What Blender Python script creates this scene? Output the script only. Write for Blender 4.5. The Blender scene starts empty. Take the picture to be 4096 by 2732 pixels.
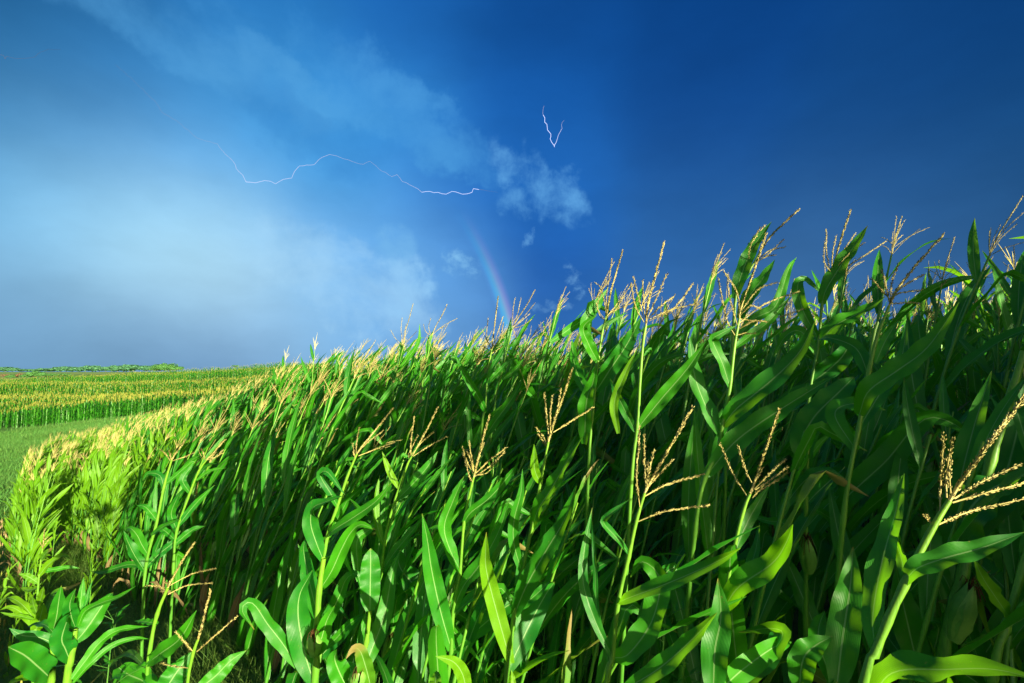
import bpy, math, random
import numpy as np
from mathutils import Vector
R = math.radians
sc = bpy.context.scene
C = sc.collection

# ------------------------------------------------------------------ camera
F = 1820.0                                   # focal length in pixels of the 4096 px wide photograph
PITCH = math.atan((1486 - 1366) / F)
cam_d = bpy.data.cameras.new('camera'); cam = bpy.data.objects.new('camera', cam_d); C.objects.link(cam)
cam_d.sensor_width = 36.0; cam_d.lens = F / 4096 * 36; cam_d.clip_start = 0.05; cam_d.clip_end = 20000
cam.location = (0, 0, 0); cam.rotation_euler = (R(90) + PITCH, 0, 0)
sc.camera = cam
CF = np.array([0, math.cos(PITCH), math.sin(PITCH)]); CU = np.array([0, -math.sin(PITCH), math.cos(PITCH)]); CX = np.array([1., 0, 0])
def ray(x, y):
    d = CX * (x - 2048) / F + CF - CU * (y - 1366) / F
    return d
def at(x, y, Y):
    d = ray(x, y); return d * (Y / d[1])
def dirn(x, y):                              # x, y in the 2351 px wide view
    d = ray(x / .574, y / .574); return d / np.linalg.norm(d)

# ------------------------------------------------------------------ light
EXPO = 1.55
SUN_AZ, SUN_EL = 139.5, 10.0
sd = bpy.data.lights.new('sun', 'SUN'); sun = bpy.data.objects.new('sun', sd); C.objects.link(sun)
sd.energy = 5.0; sd.angle = R(0.5); sd.color = (1.0, 0.89, 0.64)
sv = Vector((math.sin(R(SUN_AZ)) * math.cos(R(SUN_EL)), math.cos(R(SUN_AZ)) * math.cos(R(SUN_EL)), math.sin(R(SUN_EL))))
sun.rotation_euler = sv.to_track_quat('Z', 'Y').to_euler()
sc.view_settings.view_transform = 'Standard'; sc.view_settings.look = 'None'; sc.view_settings.gamma = 1
sc.view_settings.exposure = EXPO
sc.render.engine = 'CYCLES'
cy = sc.cycles
cy.max_bounces = 6; cy.diffuse_bounces = 3; cy.glossy_bounces = 2; cy.transmission_bounces = 4; cy.transparent_max_bounces = 6
cy.use_denoising = True; cy.caustics_reflective = False; cy.caustics_refractive = False

# ------------------------------------------------------------------ sky
def lin(c):
    return [((v / 255) / 12.92 if v / 255 < .04045 else ((v / 255 + .055) / 1.055) ** 2.4) for v in c]
W = bpy.data.worlds.new('World'); sc.world = W; W.use_nodes = True
nt = W.node_tree; nt.nodes.clear()
class NG:
    def __init__(s, nt): s.nt = nt
    def n(s, t, **k):
        x = s.nt.nodes.new(t)
        for a, b in k.items(): setattr(x, a, b)
        return x
    def put(s, sock, v):
        if isinstance(v, bpy.types.NodeSocket): s.nt.links.new(v, sock)
        else: sock.default_value = v
    def m(s, op, a, b=0.0, c=0.0, clamp=False):
        x = s.n('ShaderNodeMath', operation=op, use_clamp=clamp)
        s.put(x.inputs[0], a); s.put(x.inputs[1], b); s.put(x.inputs[2], c)
        return x.outputs[0]
    def v(s, op, a, b=(0, 0, 0), sc=None):
        x = s.n('ShaderNodeVectorMath', operation=op)
        s.put(x.inputs[0], a); s.put(x.inputs[1], b)
        if sc is not None: s.put(x.inputs['Scale'], sc)
        return x.outputs['Value'] if op in ('DOT_PRODUCT', 'LENGTH') else x.outputs[0]
    def mix(s, f, a, b, mode='MIX'):
        x = s.n('ShaderNodeMix', data_type='RGBA', blend_type=mode)
        s.put(x.inputs[0], f)
        for sock, val in ((x.inputs[6], a), (x.inputs[7], b)):
            s.put(sock, tuple(val) + (1,) if isinstance(val, (list, tuple)) and len(val) == 3 else val)
        return x.outputs[2]
    def noise(s, vec, scale, detail=4, rough=.5, lac=2.0, color=False):
        x = s.n('ShaderNodeTexNoise'); s.put(x.inputs['Vector'], vec)
        x.inputs['Scale'].default_value = scale; x.inputs['Detail'].default_value = detail; x.inputs['Roughness'].default_value = rough
        return x.outputs['Color'] if color else x.outputs['Fac']
    def ramp(s, f, stops, interp='LINEAR'):
        x = s.n('ShaderNodeValToRGB'); s.put(x.inputs[0], f); r = x.color_ramp; r.interpolation = interp
        while len(r.elements) < len(stops): r.elements.new(.5)
        for e, (p, c) in zip(r.elements, stops): e.position = p; e.color = tuple(c) + (1,)
        return x.outputs[0]
    def sstep(s, x, a, b):
        q = s.n('ShaderNodeMapRange', interpolation_type='SMOOTHSTEP'); s.put(q.inputs[0], x)
        q.inputs[1].default_value = a; q.inputs[2].default_value = b; return q.outputs[0]
g = NG(nt)
geo = g.n('ShaderNodeTexCoord'); D0 = geo.outputs['Generated']
nz = g.noise(D0, 2.2, 5, .55, color=True)
D = g.v('NORMALIZE', g.v('ADD', D0, g.v('SCALE', g.v('SUBTRACT', nz, (.5, .5, .5)), sc=0.11)))
SKY = [  # x, y in the 2351 px view, colour of the cloud there, sharpness
    (0, 0, (22, 68, 108)), (250, 60, (30, 92, 148)), (600, 20, (36, 116, 188)), (950, 40, (26, 98, 176)), (1250, 60, (14, 72, 142)), (1650, 60, (10, 64, 130)), (2300, 60, (10, 60, 118)),
    (0, 200, (18, 84, 136)), (300, 240, (48, 130, 204)), (130, 210, (34, 108, 166)), (620, 240, (64, 148, 214)), (900, 280, (56, 142, 216)), (450, 330, (74, 158, 220)), (700, 350, (70, 158, 222)), (1200, 260, (24, 94, 174)), (1600, 300, (20, 76, 146)), (2000, 260, (18, 72, 134)), (2350, 320, (22, 76, 130)),
    (0, 340, (52, 132, 192)), (0, 460, (112, 194, 242)), (250, 360, (82, 168, 230)), (220, 490, (170, 228, 255)), (520, 440, (96, 176, 236)), (800, 460, (66, 152, 220)), (1050, 470, (38, 112, 196)), (1300, 470, (34, 104, 184)), (1600, 500, (40, 96, 160)), (2000, 480, (42, 94, 152)), (2350, 560, (46, 92, 140)),
    (0, 600, (146, 202, 236)), (300, 590, (196, 238, 255)), (600, 615, (198, 238, 255)), (850, 650, (130, 192, 242)), (430, 530, (190, 238, 255)), (780, 570, (88, 166, 232)), (720, 660, (160, 214, 250)), (880, 700, (124, 182, 232)), (900, 590, (92, 164, 230)), (980, 690, (96, 154, 216)), (1000, 640, (70, 140, 208)), (1250, 620, (26, 88, 172)), (1500, 640, (48, 104, 168)), (1900, 650, (60, 108, 160)),
    (0, 730, (112, 158, 196)), (0, 800, (100, 142, 180)), (350, 820, (104, 144, 184)), (350, 750, (122, 170, 210)), (700, 770, (122, 170, 214)), (1000, 740, (96, 152, 212)), (1300, 740, (50, 108, 178)),
    (0, 850, (108, 152, 190)), (500, 850, (106, 146, 188)), (1000, 880, (100, 146, 196)), (1600, 850, (80, 125, 180)), (2300, 850, (70, 110, 160)),
    (1175, -500, (14, 62, 120)), (-500, 300, (40, 100, 150)), (2900, 300, (20, 66, 116)), (-500, 700, (110, 160, 200)), (2900, 800, (60, 104, 150)),
]
acc = None; wsum = None
for x, y, c in SKY:
    d = dirn(x, y); k = 125.0
    t = g.m('MULTIPLY_ADD', g.v('DOT_PRODUCT', D, tuple(d)), k, -k)
    w = g.m('EXPONENT', t)
    cv = g.v('SCALE', tuple(lin(c)), sc=w)
    acc = cv if acc is None else g.v('ADD', acc, cv)
    wsum = w if wsum is None else g.m('ADD', wsum, w)
wsum = g.m('ADD', wsum, 1e-5)
acc = g.v('ADD', acc, tuple(v * 1e-5 for v in lin((22, 74, 130))))
inv = g.m('DIVIDE', 1.0, wsum)
col = g.v('SCALE', acc, sc=inv)
# streaky relief of the cloud deck
Ds = g.v('MULTIPLY', D, (1, 1, 2.2))
rel = g.noise(Ds, 5.5, 6, .55)
col = g.v('SCALE', col, sc=g.m('MULTIPLY_ADD', rel, .34, .86))
# ragged wisps of lit cloud
WN = g.noise(D0, 11, 5, .6, color=True)
def wisp(col, x, y, rx, ry, ang, colour, scale, thr, amt):
    d = dirn(x, y); right = np.cross(d, [0, 0, 1]); right /= np.linalg.norm(right); up = np.cross(right, d)
    a = R(ang); ux = right * math.cos(a) + up * math.sin(a); uy = -right * math.sin(a) + up * math.cos(a)
    px = 1 / 1045.0
    Dw = g.v('ADD', D0, g.v('SCALE', g.v('SUBTRACT', WN, (.5, .5, .5)), sc=0.14 * min(1, rx / 150)))
    ex = g.m('DIVIDE', g.v('DOT_PRODUCT', Dw, tuple(ux)), rx * px); ey = g.m('DIVIDE', g.v('DOT_PRODUCT', Dw, tuple(uy)), ry * px)
    r2 = g.m('ADD', g.m('MULTIPLY', ex, ex), g.m('MULTIPLY', ey, ey))
    front = g.m('GREATER_THAN', g.v('DOT_PRODUCT', D0, tuple(d)), 0.0)
    m_ = g.m('SUBTRACT', 1.0, r2, clamp=True)
    n_ = g.noise(D, scale, 8, .60)
    f = g.sstep(g.m('MULTIPLY_ADD', g.m('POWER', m_, .6), .75, g.m('MULTIPLY', n_, 2.4)), 1.35 + thr, 2.25 + thr)
    f = g.m('MULTIPLY', g.m('MULTIPLY', f, g.sstep(m_, 0.0, .6)), g.m('MULTIPLY', front, amt * 1.35))
    return g.mix(f, col, lin(colour))
col = wisp(col, 560, 150, 330, 75, -12, (90, 168, 226), 5, .10, .42)
col = wisp(col, 800, 190, 330, 80, -24, (80, 162, 226), 6, .06, .42)
col = wisp(col, 1000, 285, 260, 60, -36, (76, 156, 222), 8, .04, .45)
col = wisp(col, 760, 330, 240, 70, -20, (50, 128, 200), 5, .10, .30)
col = wisp(col, 1235, 425, 170, 70, -40, (100, 172, 232), 13, .10, .58)
col = wisp(col, 1190, 470, 60, 40, 0, (90, 160, 222), 22, .12, .5)
col = wisp(col, 820, 650, 240, 110, -22, (186, 230, 255), 7, -.04, .28)
col = wisp(col, 925, 655, 90, 95, 0, (150, 206, 248), 16, .0, .55)
col = wisp(col, 905, 560, 55, 60, 0, (118, 184, 236), 14, .0, .5)
col = wisp(col, 1058, 605, 66, 36, -14, (128, 190, 238), 30, .16, .75)
col = wisp(col, 1215, 548, 34, 16, 60, (96, 160, 220), 60, .2, .55)
col = wisp(col, 1322, 645, 66, 30, -50, (104, 162, 216), 45, .26, .6)
col = wisp(col, 1265, 700, 80, 18, 0, (96, 150, 206), 36, .2, .55)
# rainbow: a cone of 42 degrees about the point opposite the sun
aaz, ael = R(-40.5), R(-5.5)
A = (math.sin(aaz) * math.cos(ael), math.cos(aaz) * math.cos(ael), math.sin(ael))
ang = g.m('MULTIPLY', g.m('ARCCOSINE', g.v('DOT_PRODUCT', D0, A)), 180 / math.pi)
t = g.n('ShaderNodeMapRange'); g.put(t.inputs[0], ang)
t.inputs[1].default_value = 40.5; t.inputs[2].default_value = 42.8
bow = g.ramp(t.outputs[0], [(0, (0, 0, 0)), (.14, (.02, .06, .12)), (.30, (.02, .30, .42)), (.44, (.10, .40, .34)), (.58, (.30, .28, .22)), (.72, (.26, .10, .16)), (.86, (.09, .03, .09)), (1, (0, 0, 0))])
sep = g.n('ShaderNodeSeparateXYZ'); g.put(sep.inputs[0], D0)
el = sep.outputs[2]
fade = g.m('POWER', g.m('SUBTRACT', 1.0, g.m('DIVIDE', el, .34, clamp=True), clamp=True), 1.3)
right_side = g.sstep(sep.outputs[0], -.35, -.15)
bowv = g.v('SCALE', bow, sc=g.m('MULTIPLY', g.m('MULTIPLY', fade, right_side), 1.05))
col = g.v('ADD', col, bowv)
# the clear evening sky behind the storm
ns = g.n('ShaderNodeTexSky'); ns.sky_type = 'NISHITA'; ns.sun_disc = False
ns.sun_elevation = R(SUN_EL); ns.sun_rotation = R(SUN_AZ)
clear = g.v('SCALE', ns.outputs[0], sc=0.055)
storm = g.v('SCALE', col, sc=1 / 2 ** EXPO)
back = g.sstep(sep.outputs[1], -.15, -.6)
fin = g.mix(back, storm, clear)
bg = g.n('ShaderNodeBackground'); g.put(bg.inputs[0], fin); bg.inputs[1].default_value = 1.0
out = g.n('ShaderNodeOutputWorld'); nt.links.new(bg.outputs[0], out.inputs[0])

# ------------------------------------------------------------------ materials
def mat(name):
    m = bpy.data.materials.new(name); m.use_nodes = True; m.node_tree.nodes.clear(); return m, NG(m.node_tree)
def finish(g, shader):
    o = g.n('ShaderNodeOutputMaterial'); g.nt.links.new(shader, o.inputs[0])
def leaf_material(name, dark, light, trans, dry=0.0, rough=.36, tmix=.42):
    m, g = mat(name)
    a = g.n('ShaderNodeAttribute', attribute_name='luv'); s = g.n('ShaderNodeSeparateXYZ'); g.put(s.inputs[0], a.outputs['Vector'])
    u, v, r = s.outputs
    base = g.mix(r, dark, light)
    tc = g.n('ShaderNodeTexCoord')
    blot = g.noise(tc.outputs['Object'], 9, 3, .6)
    base = g.mix(g.sstep(blot, .35, .75), base, g.mix(.5, base, light))
    au = g.m('ABSOLUTE', u)
    vein = g.m('SINE', g.m('MULTIPLY', u, 62.0))
    base = g.mix(g.m('MULTIPLY_ADD', vein, .07, .07), base, tuple(c * .62 for c in dark))
    rib = g.m('SUBTRACT', 1.0, g.sstep(au, .03, .07))
    base = g.mix(g.m('MULTIPLY', rib, .75), base, (.32, .54, .18))
    # yellowed and dried tips and margins on some leaves
    vv = g.m('ADD', v, g.m('MULTIPLY', blot, .25))
    old = g.m('GREATER_THAN', r, .80)
    edge = g.m('MAXIMUM', g.sstep(vv, 1.08, 1.2), g.m('MULTIPLY', old, g.sstep(g.m('ADD', vv, g.m('MULTIPLY', au, .25)), .98, 1.2)))
    base = g.mix(edge, base, (.42, .30, .05))
    spk = g.sstep(g.noise(tc.outputs['Object'], 170, 2, .5), .70, .76); base = g.mix(g.m('MULTIPLY', spk, .7), base, (.30, .24, .06))
    if dry: base = g.mix(g.sstep(g.m('ADD', v, g.m('MULTIPLY', blot, .6)), 1.0 - dry, 1.35 - dry), base, (.30, .24, .07))
    p = g.n('ShaderNodeBsdfPrincipled'); g.put(p.inputs['Base Color'], base); g.put(p.inputs['Roughness'], g.m('MULTIPLY_ADD', g.noise(tc.outputs['Object'], 22, 3, .6), .5, rough - .16))
    p.inputs['Specular IOR Level'].default_value = .42
    b = g.n('ShaderNodeBump'); b.inputs['Strength'].default_value = .22; b.inputs['Distance'].default_value = .001
    g.put(b.inputs['Height'], g.m('ADD', vein, g.m('MULTIPLY', g.noise(tc.outputs['Object'], 40, 2), 2.0))); g.put(p.inputs['Normal'], b.outputs[0])
    tr = g.n('ShaderNodeBsdfTranslucent'); g.put(tr.inputs[0], g.mix(edge, g.mix(.55, base, trans), (.45, .30, .05)))
    mx = g.n('ShaderNodeMixShader'); mx.inputs[0].default_value = tmix
    g.nt.links.new(p.outputs[0], mx.inputs[1]); g.nt.links.new(tr.outputs[0], mx.inputs[2])
    finish(g, mx.outputs[0]); return m
M = {}
M['leaf'] = leaf_material('corn_leaf', (.009, .165, .014), (.060, .34, .005), (.34, .84, .003))
M['leaf_pale'] = leaf_material('corn_leaf_pale_sunlit', (.09, .30, .004), (.18, .42, .006), (.38, .70, .01), rough=.42)  # yellower leaf, with frontal sun brightness partly painted into its colour
M['leaf_dry'] = leaf_material('corn_leaf_withered', (.20, .14, .05), (.30, .22, .09), (.32, .22, .07), rough=.7, tmix=.25)
M['leaf_turning'] = leaf_material('corn_leaf_turning', (.05, .22, .008), (.10, .3, .01), (.3, .5, .02), dry=.18)
M['grass'] = leaf_material('grass_blade', (.03, .18, .008), (.20, .27, .04), (.2, .5, .02), rough=.5, tmix=.35)
M['strawgrass'] = leaf_material('ripe_grass', (.14, .16, .04), (.34, .27, .12), (.3, .3, .08), rough=.6, tmix=.3)
M['haygrass'] = leaf_material('waterway_grass', (.04, .24, .03), (.16, .30, .05), (.2, .5, .05), rough=.6, tmix=.3)
M['tree'] = leaf_material('tree_foliage', (.03, .16, .03), (.09, .26, .05), (.1, .3, .04), rough=.6, tmix=.25)
M['tree_haze_blue'] = leaf_material('haze_tinted_foliage', (.03, .14, .07), (.06, .22, .10), (.07, .25, .10), rough=.7, tmix=.2)  # distance haze painted into the foliage colour; no haze volume
M['tree_russet'] = leaf_material('russet_foliage', (.16, .07, .04), (.25, .12, .07), (.25, .12, .05), rough=.7, tmix=.2)
def simple(name, c1, c2, scale=30, rough=.5, attr=False, bump=.3, spec=.4):
    m, g = mat(name); tc = g.n('ShaderNodeTexCoord')
    f = g.noise(tc.outputs['Object'], scale, 4, .6)
    base = g.mix(g.sstep(f, .3, .7), c1, c2)
    if attr:
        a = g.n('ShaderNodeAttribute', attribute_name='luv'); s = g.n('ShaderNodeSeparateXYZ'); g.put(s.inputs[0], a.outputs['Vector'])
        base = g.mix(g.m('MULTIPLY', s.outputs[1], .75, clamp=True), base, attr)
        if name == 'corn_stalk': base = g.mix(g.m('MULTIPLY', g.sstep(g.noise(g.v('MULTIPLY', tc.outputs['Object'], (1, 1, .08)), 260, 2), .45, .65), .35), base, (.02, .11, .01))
    p = g.n('ShaderNodeBsdfPrincipled'); g.put(p.inputs['Base Color'], base); p.inputs['Roughness'].default_value = rough
    p.inputs['Specular IOR Level'].default_value = spec
    b = g.n('ShaderNodeBump'); b.inputs['Strength'].default_value = bump; b.inputs['Distance'].default_value = .004
    g.put(b.inputs['Height'], f); g.put(p.inputs['Normal'], b.outputs[0])
    finish(g, p.outputs[0]); return m
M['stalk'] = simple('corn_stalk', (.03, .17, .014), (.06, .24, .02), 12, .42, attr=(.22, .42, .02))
M['tassel'] = simple('corn_tassel', (.30, .26, .07), (.50, .43, .15), 60, .6, attr=(.54, .48, .17), spec=.2)
M['tassel_far'] = simple('far_tassel', (.17, .20, .025), (.30, .28, .055), 3, .7, spec=.1)
M['seedhead'] = simple('grass_seed_head', (.28, .19, .09), (.44, .31, .17), 6, .8, spec=.1)
M['husk'] = simple('corn_husk', (.08, .24, .03), (.16, .34, .05), 25, .45)
M['silk'] = simple('corn_silk', (.05, .022, .012), (.12, .05, .02), 60, .8, spec=.1)
M['weed'] = simple('weed_stem', (.04, .16, .02), (.08, .22, .03), 20, .5)
M['trunk'] = simple('bark', (.09, .07, .05), (.16, .13, .10), 6, .8)
m, g_ = mat('ground_soil_and_turf'); tc = g_.n('ShaderNodeTexCoord'); P = tc.outputs['Object']
n1 = g_.noise(P, 1.6, 6, .65); n2 = g_.noise(P, 28, 4, .6); n3 = g_.noise(g_.v('MULTIPLY', P, (.35, 1.6, 1)), .012, 3, .5); n4 = g_.noise(P, .05, 4, .6)
near = g_.mix(g_.sstep(n1, .35, .65), (.035, .040, .014), (.055, .085, .016)); near = g_.mix(g_.m('MULTIPLY', g_.sstep(n2, .45, .7), .6), near, (.10, .085, .04))
ln = g_.v('LENGTH', P)
mid = g_.mix(g_.sstep(n1, .3, .7), (.05, .20, .02), (.12, .25, .045)); mid = g_.mix(g_.m('MULTIPLY', g_.sstep(n2, .4, .7), .5), mid, (.06, .12, .03))
far = g_.mix(g_.sstep(n3, .42, .5), (.09, .36, .05), (.32, .38, .08)); far = g_.mix(g_.m('MULTIPLY', g_.sstep(n4, .45, .6), .5), far, (.10, .34, .05))
base = g_.mix(g_.sstep(ln, 6, 16), near, mid); base = g_.mix(g_.sstep(ln, 160, 230), base, far)
p = g_.n('ShaderNodeBsdfPrincipled'); g_.put(p.inputs['Base Color'], base); p.inputs['Roughness'].default_value = .9; p.inputs['Specular IOR Level'].default_value = .15
b = g_.n('ShaderNodeBump'); b.inputs['Strength'].default_value = .8; b.inputs['Distance'].default_value = .03
g_.put(b.inputs['Height'], g_.m('ADD', n1, n2)); g_.put(p.inputs['Normal'], b.outputs[0]); finish(g_, p.outputs[0]); M['ground'] = m
m, g_ = mat('lightning_glow'); a = g_.n('ShaderNodeAttribute', attribute_name='luv'); s = g_.n('ShaderNodeSeparateXYZ'); g_.put(s.inputs[0], a.outputs['Vector'])
e = g_.n('ShaderNodeEmission'); e.inputs[0].default_value = (.62, .70, 1, 1); g_.put(e.inputs[1], s.outputs[1]); finish(g_, e.outputs[0]); M['bolt'] = m

# ------------------------------------------------------------------ mesh helpers
class MB:
    def __init__(s): s.V = []; s.Fc = []; s.A = []; s.n = 0
    def add(s, V, Fc, A):
        V = np.asarray(V, float); s.V.append(V); s.Fc.append(np.asarray(Fc, np.int64) + s.n); s.A.append(np.asarray(A, float)); s.n += len(V)
    def arrays(s): return np.concatenate(s.V), np.concatenate(s.Fc), np.concatenate(s.A)
    def mesh(s, name, material, smooth=True):
        V, Fc, A = s.arrays(); return mk_mesh(name, V, Fc, A, material, smooth)
def mk_mesh(name, V, Fc, A, material, smooth=True):
    me = bpy.data.meshes.new(name); me.vertices.add(len(V)); me.vertices.foreach_set('co', V.astype(np.float32).ravel())
    nf = len(Fc); me.loops.add(nf * 4); me.polygons.add(nf)
    me.loops.foreach_set('vertex_index', Fc.astype(np.int32).ravel())
    me.polygons.foreach_set('loop_start', np.arange(0, nf * 4, 4, dtype=np.int32))
    at_ = me.attributes.new('luv', 'FLOAT_VECTOR', 'POINT'); at_.data.foreach_set('vector', A.astype(np.float32).ravel())
    me.update(calc_edges=True)
    if smooth: me.polygons.foreach_set('use_smooth', np.ones(nf, bool))
    for q in (material if isinstance(material, list) else [material]): me.materials.append(q)
    return me
def link(name, data, parent=None):
    o = bpy.data.objects.new(name, data); C.objects.link(o)
    if parent is not None: o.parent = parent
    return o
def tag(o, label=None, cat=None, group=None, kind=None):
    if label: o['label'] = label
    if cat: o['category'] = cat
    if group: o['group'] = group
    if kind: o['kind'] = kind
    return o
def norm(v): return v / (np.linalg.norm(v) + 1e-12)
def spline(pts, n):
    P = np.asarray(pts, float)
    if len(P) == 2: P = np.array([P[0], (P[0] + P[1]) / 2, P[1]])
    L = np.r_[0, np.cumsum(np.linalg.norm(np.diff(P, axis=0), axis=1))]
    Pe = np.vstack([2 * P[0] - P[1], P, 2 * P[-1] - P[-2]]); out = []
    for s in np.linspace(0, L[-1] * .99999, n):
        i = min(np.searchsorted(L, s, 'right') - 1, len(P) - 2); t = (s - L[i]) / (L[i + 1] - L[i] + 1e-12)
        a, b, c, d = Pe[i:i + 4]
        out.append(.5 * ((2 * b) + (-a + c) * t + (2 * a - 5 * b + 4 * c - d) * t * t + (-a + 3 * b - 3 * c + d) * t ** 3))
    return np.array(out)
def tangents(P):
    T = np.gradient(P, axis=0); return T / (np.linalg.norm(T, axis=1)[:, None] + 1e-12)
def strip_faces(n, m):           # n rows of m verts
    i, j = np.meshgrid(np.arange(n - 1), np.arange(m - 1), indexing='ij'); a = (i * m + j).ravel()
    return np.stack([a, a + 1, a + m + 1, a + m], 1)
def leaf(P, w, up, rnd=None, nseg=14, ncross=5, fold=.30, twist=(0, 0), ruffle=.08, blunt=False, rng=random):
    """ribbon of a corn blade along the midrib P: V-folded, wavy edged, tapering to a point"""
    rnd = rng.random() * .78 if rnd is None else rnd
    P = spline(P, nseg); T = tangents(P); t = np.linspace(0, 1, nseg)
    S = np.cross(T, np.asarray(up, float)); S /= (np.linalg.norm(S, axis=1)[:, None] + 1e-9); N = np.cross(S, T)
    a = twist[0] + (twist[1] - twist[0]) * t
    S2 = S * np.cos(a)[:, None] + N * np.sin(a)[:, None]; N2 = np.cross(S2, T)
    prof = (.42 + .58 * np.sin(np.clip(t / .32, 0, 1) * math.pi / 2)) * np.clip(1 - np.clip((t - .42) / .58, 0, 1) ** (4.5 if blunt else 1.9), 0, 1)
    prof = np.maximum(prof, .02) * w / 2
    ph = rng.random() * 6.28; f1 = rng.uniform(2.5, 5)
    us = np.linspace(-1, 1, ncross); V = []
    for k, u in enumerate(us):
        lift = fold * abs(u) ** 1.15 - .10 * fold * (abs(u) > .9)
        wav = ruffle * abs(u) ** 2 * np.sin(f1 * 6.28 * t + ph + (1.7 if u > 0 else 0)) * np.sin(math.pi * t) ** .5
        V.append(P + S2 * (prof * u * math.cos(fold * .8))[:, None] + N2 * (prof * (lift + wav * 1.6))[:, None])
    V = np.stack(V, 1).reshape(-1, 3)
    A = np.stack(np.broadcast_arrays(us[None, :], t[:, None], rnd), -1).reshape(-1, 3)
    return V, strip_faces(nseg, ncross), A
def tube(P, r, sides=8, val=None, rnd=.5):
    P = np.asarray(P, float); n = len(P); T = tangents(P); r = np.broadcast_to(np.asarray(r, float), (n,))
    ref = np.array([.3, .9, .1]) if abs(norm(P[-1] - P[0])[1]) < .8 else np.array([.9, .1, .3])
    U = np.cross(T, ref); U /= np.linalg.norm(U, axis=1)[:, None]; Vv = np.cross(T, U)
    a = np.linspace(0, 2 * math.pi, sides + 1)
    V = P[:, None] + (U[:, None] * np.cos(a)[None, :, None] + Vv[:, None] * np.sin(a)[None, :, None]) * r[:, None, None]
    t = np.linspace(0, 1, n) if val is None else np.broadcast_to(val, (n,))
    A = np.stack(np.broadcast_arrays(np.linspace(-1, 1, sides + 1)[None], t[:, None], rnd), -1)
    return V.reshape(-1, 3), strip_faces(n, sides + 1), A.reshape(-1, 3)
def stalk_mesh(P, r0, r1, nodes, n=40, sides=9):
    """jointed stalk: swollen rings at the nodes, a loose leaf sheath flaring below each blade"""
    Q = spline(P, n); t = np.linspace(0, 1, n); r = r0 + (r1 - r0) * t
    for q in nodes:
        r = r * (1 + .28 * np.exp(-((t - q) / .012) ** 2) + .16 * np.clip(1 - (q - t) / .09, 0, 1) * (t < q))
    return tube(Q, r, sides, t ** 2.2 * .8)
OCT = np.array([[0, 0, 0], [1, 0, .45], [0, 1, .45], [-1, 0, .45], [0, -1, .45], [0, 0, 1.]])
OCTF = np.array([[0, 2, 1, 1], [0, 3, 2, 2], [0, 4, 3, 3], [0, 1, 4, 4], [5, 1, 2, 2], [5, 2, 3, 3], [5, 3, 4, 4], [5, 4, 1, 1]])
OCTQ = np.array([[0, 2, 5, 1], [0, 3, 5, 2], [0, 4, 5, 3], [0, 1, 5, 4]])
def spikelets(mb, P, thick, step=.005, per=3, ln=.010, t0=.12, rng=random):
    L = np.linalg.norm(np.diff(P, axis=0), axis=1).sum(); n = max(4, int(L / step))
    Q = spline(P, n); T = tangents(Q)
    for i in range(int(n * t0), n):
        for k in range(per):
            d = norm(T[i]); s = norm(np.cross(d, np.array([rng.gauss(0, 1), rng.gauss(0, 1), rng.gauss(0, 1)])))
            ax = norm(d + s * rng.uniform(.14, .42)); b1 = norm(np.cross(ax, s + .01)); b2 = np.cross(ax, b1)
            l = ln * rng.uniform(.75, 1.25); ww = l * .17
            o = Q[i] + s * thick * .5
            V = o + OCT[:, :1] * b1 * ww + OCT[:, 1:2] * b2 * ww + OCT[:, 2:] * ax * l
            A = np.full((6, 3), .5); A[:, 1] = rng.random() * .9; A[:, 2] = rng.random(); mb.add(V, OCTQ, A)
def tassel_mesh(name, spike, branches, detail=1.0, rng=random, scale=1.0):
    mb = MB()
    for i, P in enumerate([spike] + branches):
        P = spline(P, 8); r = np.linspace(.0030 if i == 0 else .0015, .0010, 8) * scale
        V, Fc, A = tube(P, r, 5, .2); mb.add(V, Fc, A)
        spikelets(mb, P, .004 * scale, .0036 / detail * scale, 3 if i == 0 else 2, (.0084 if i == 0 else .0070) * scale, 0.02 if i == 0 else .16, rng)
    return mb.mesh(name, M['tassel'], False)
def ear_meshes(p, ax, L=.17):
    p = np.asarray(p, float); ax = norm(np.asarray(ax, float)); t = np.linspace(0, 1, 10)
    P = p + ax * (t * L)[:, None]; r = .024 * np.sin(np.clip(t * .9 + .12, 0, 1) * math.pi) ** .6 * (1 - .35 * t)
    mb = MB(); mb.add(*tube(P, r, 10))
    for k in range(4):
        s = norm(np.cross(ax, [math.sin(k * 1.7), math.cos(k * 1.7), .2]))
        mb.add(*leaf([p + s * .018, p + ax * L * .6 + s * .028, p + ax * L * 1.12 + s * .012], .045, s, nseg=8, ncross=5, fold=-.4))
    h = mb.mesh('husk', M['husk']); ms = MB()
    for k in range(22):
        s = np.array([random.gauss(0, 1), random.gauss(0, 1), random.gauss(0, 1)]) * .3
        q = p + ax * L * .98; ms.add(*tube(spline([q, q + (ax * .02 + s * .03), q + ax * .02 + s * .05 + np.array([0, 0, -.03])], 5), .0009, 4))
    return h, ms.mesh('silk', M['silk'])

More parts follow.
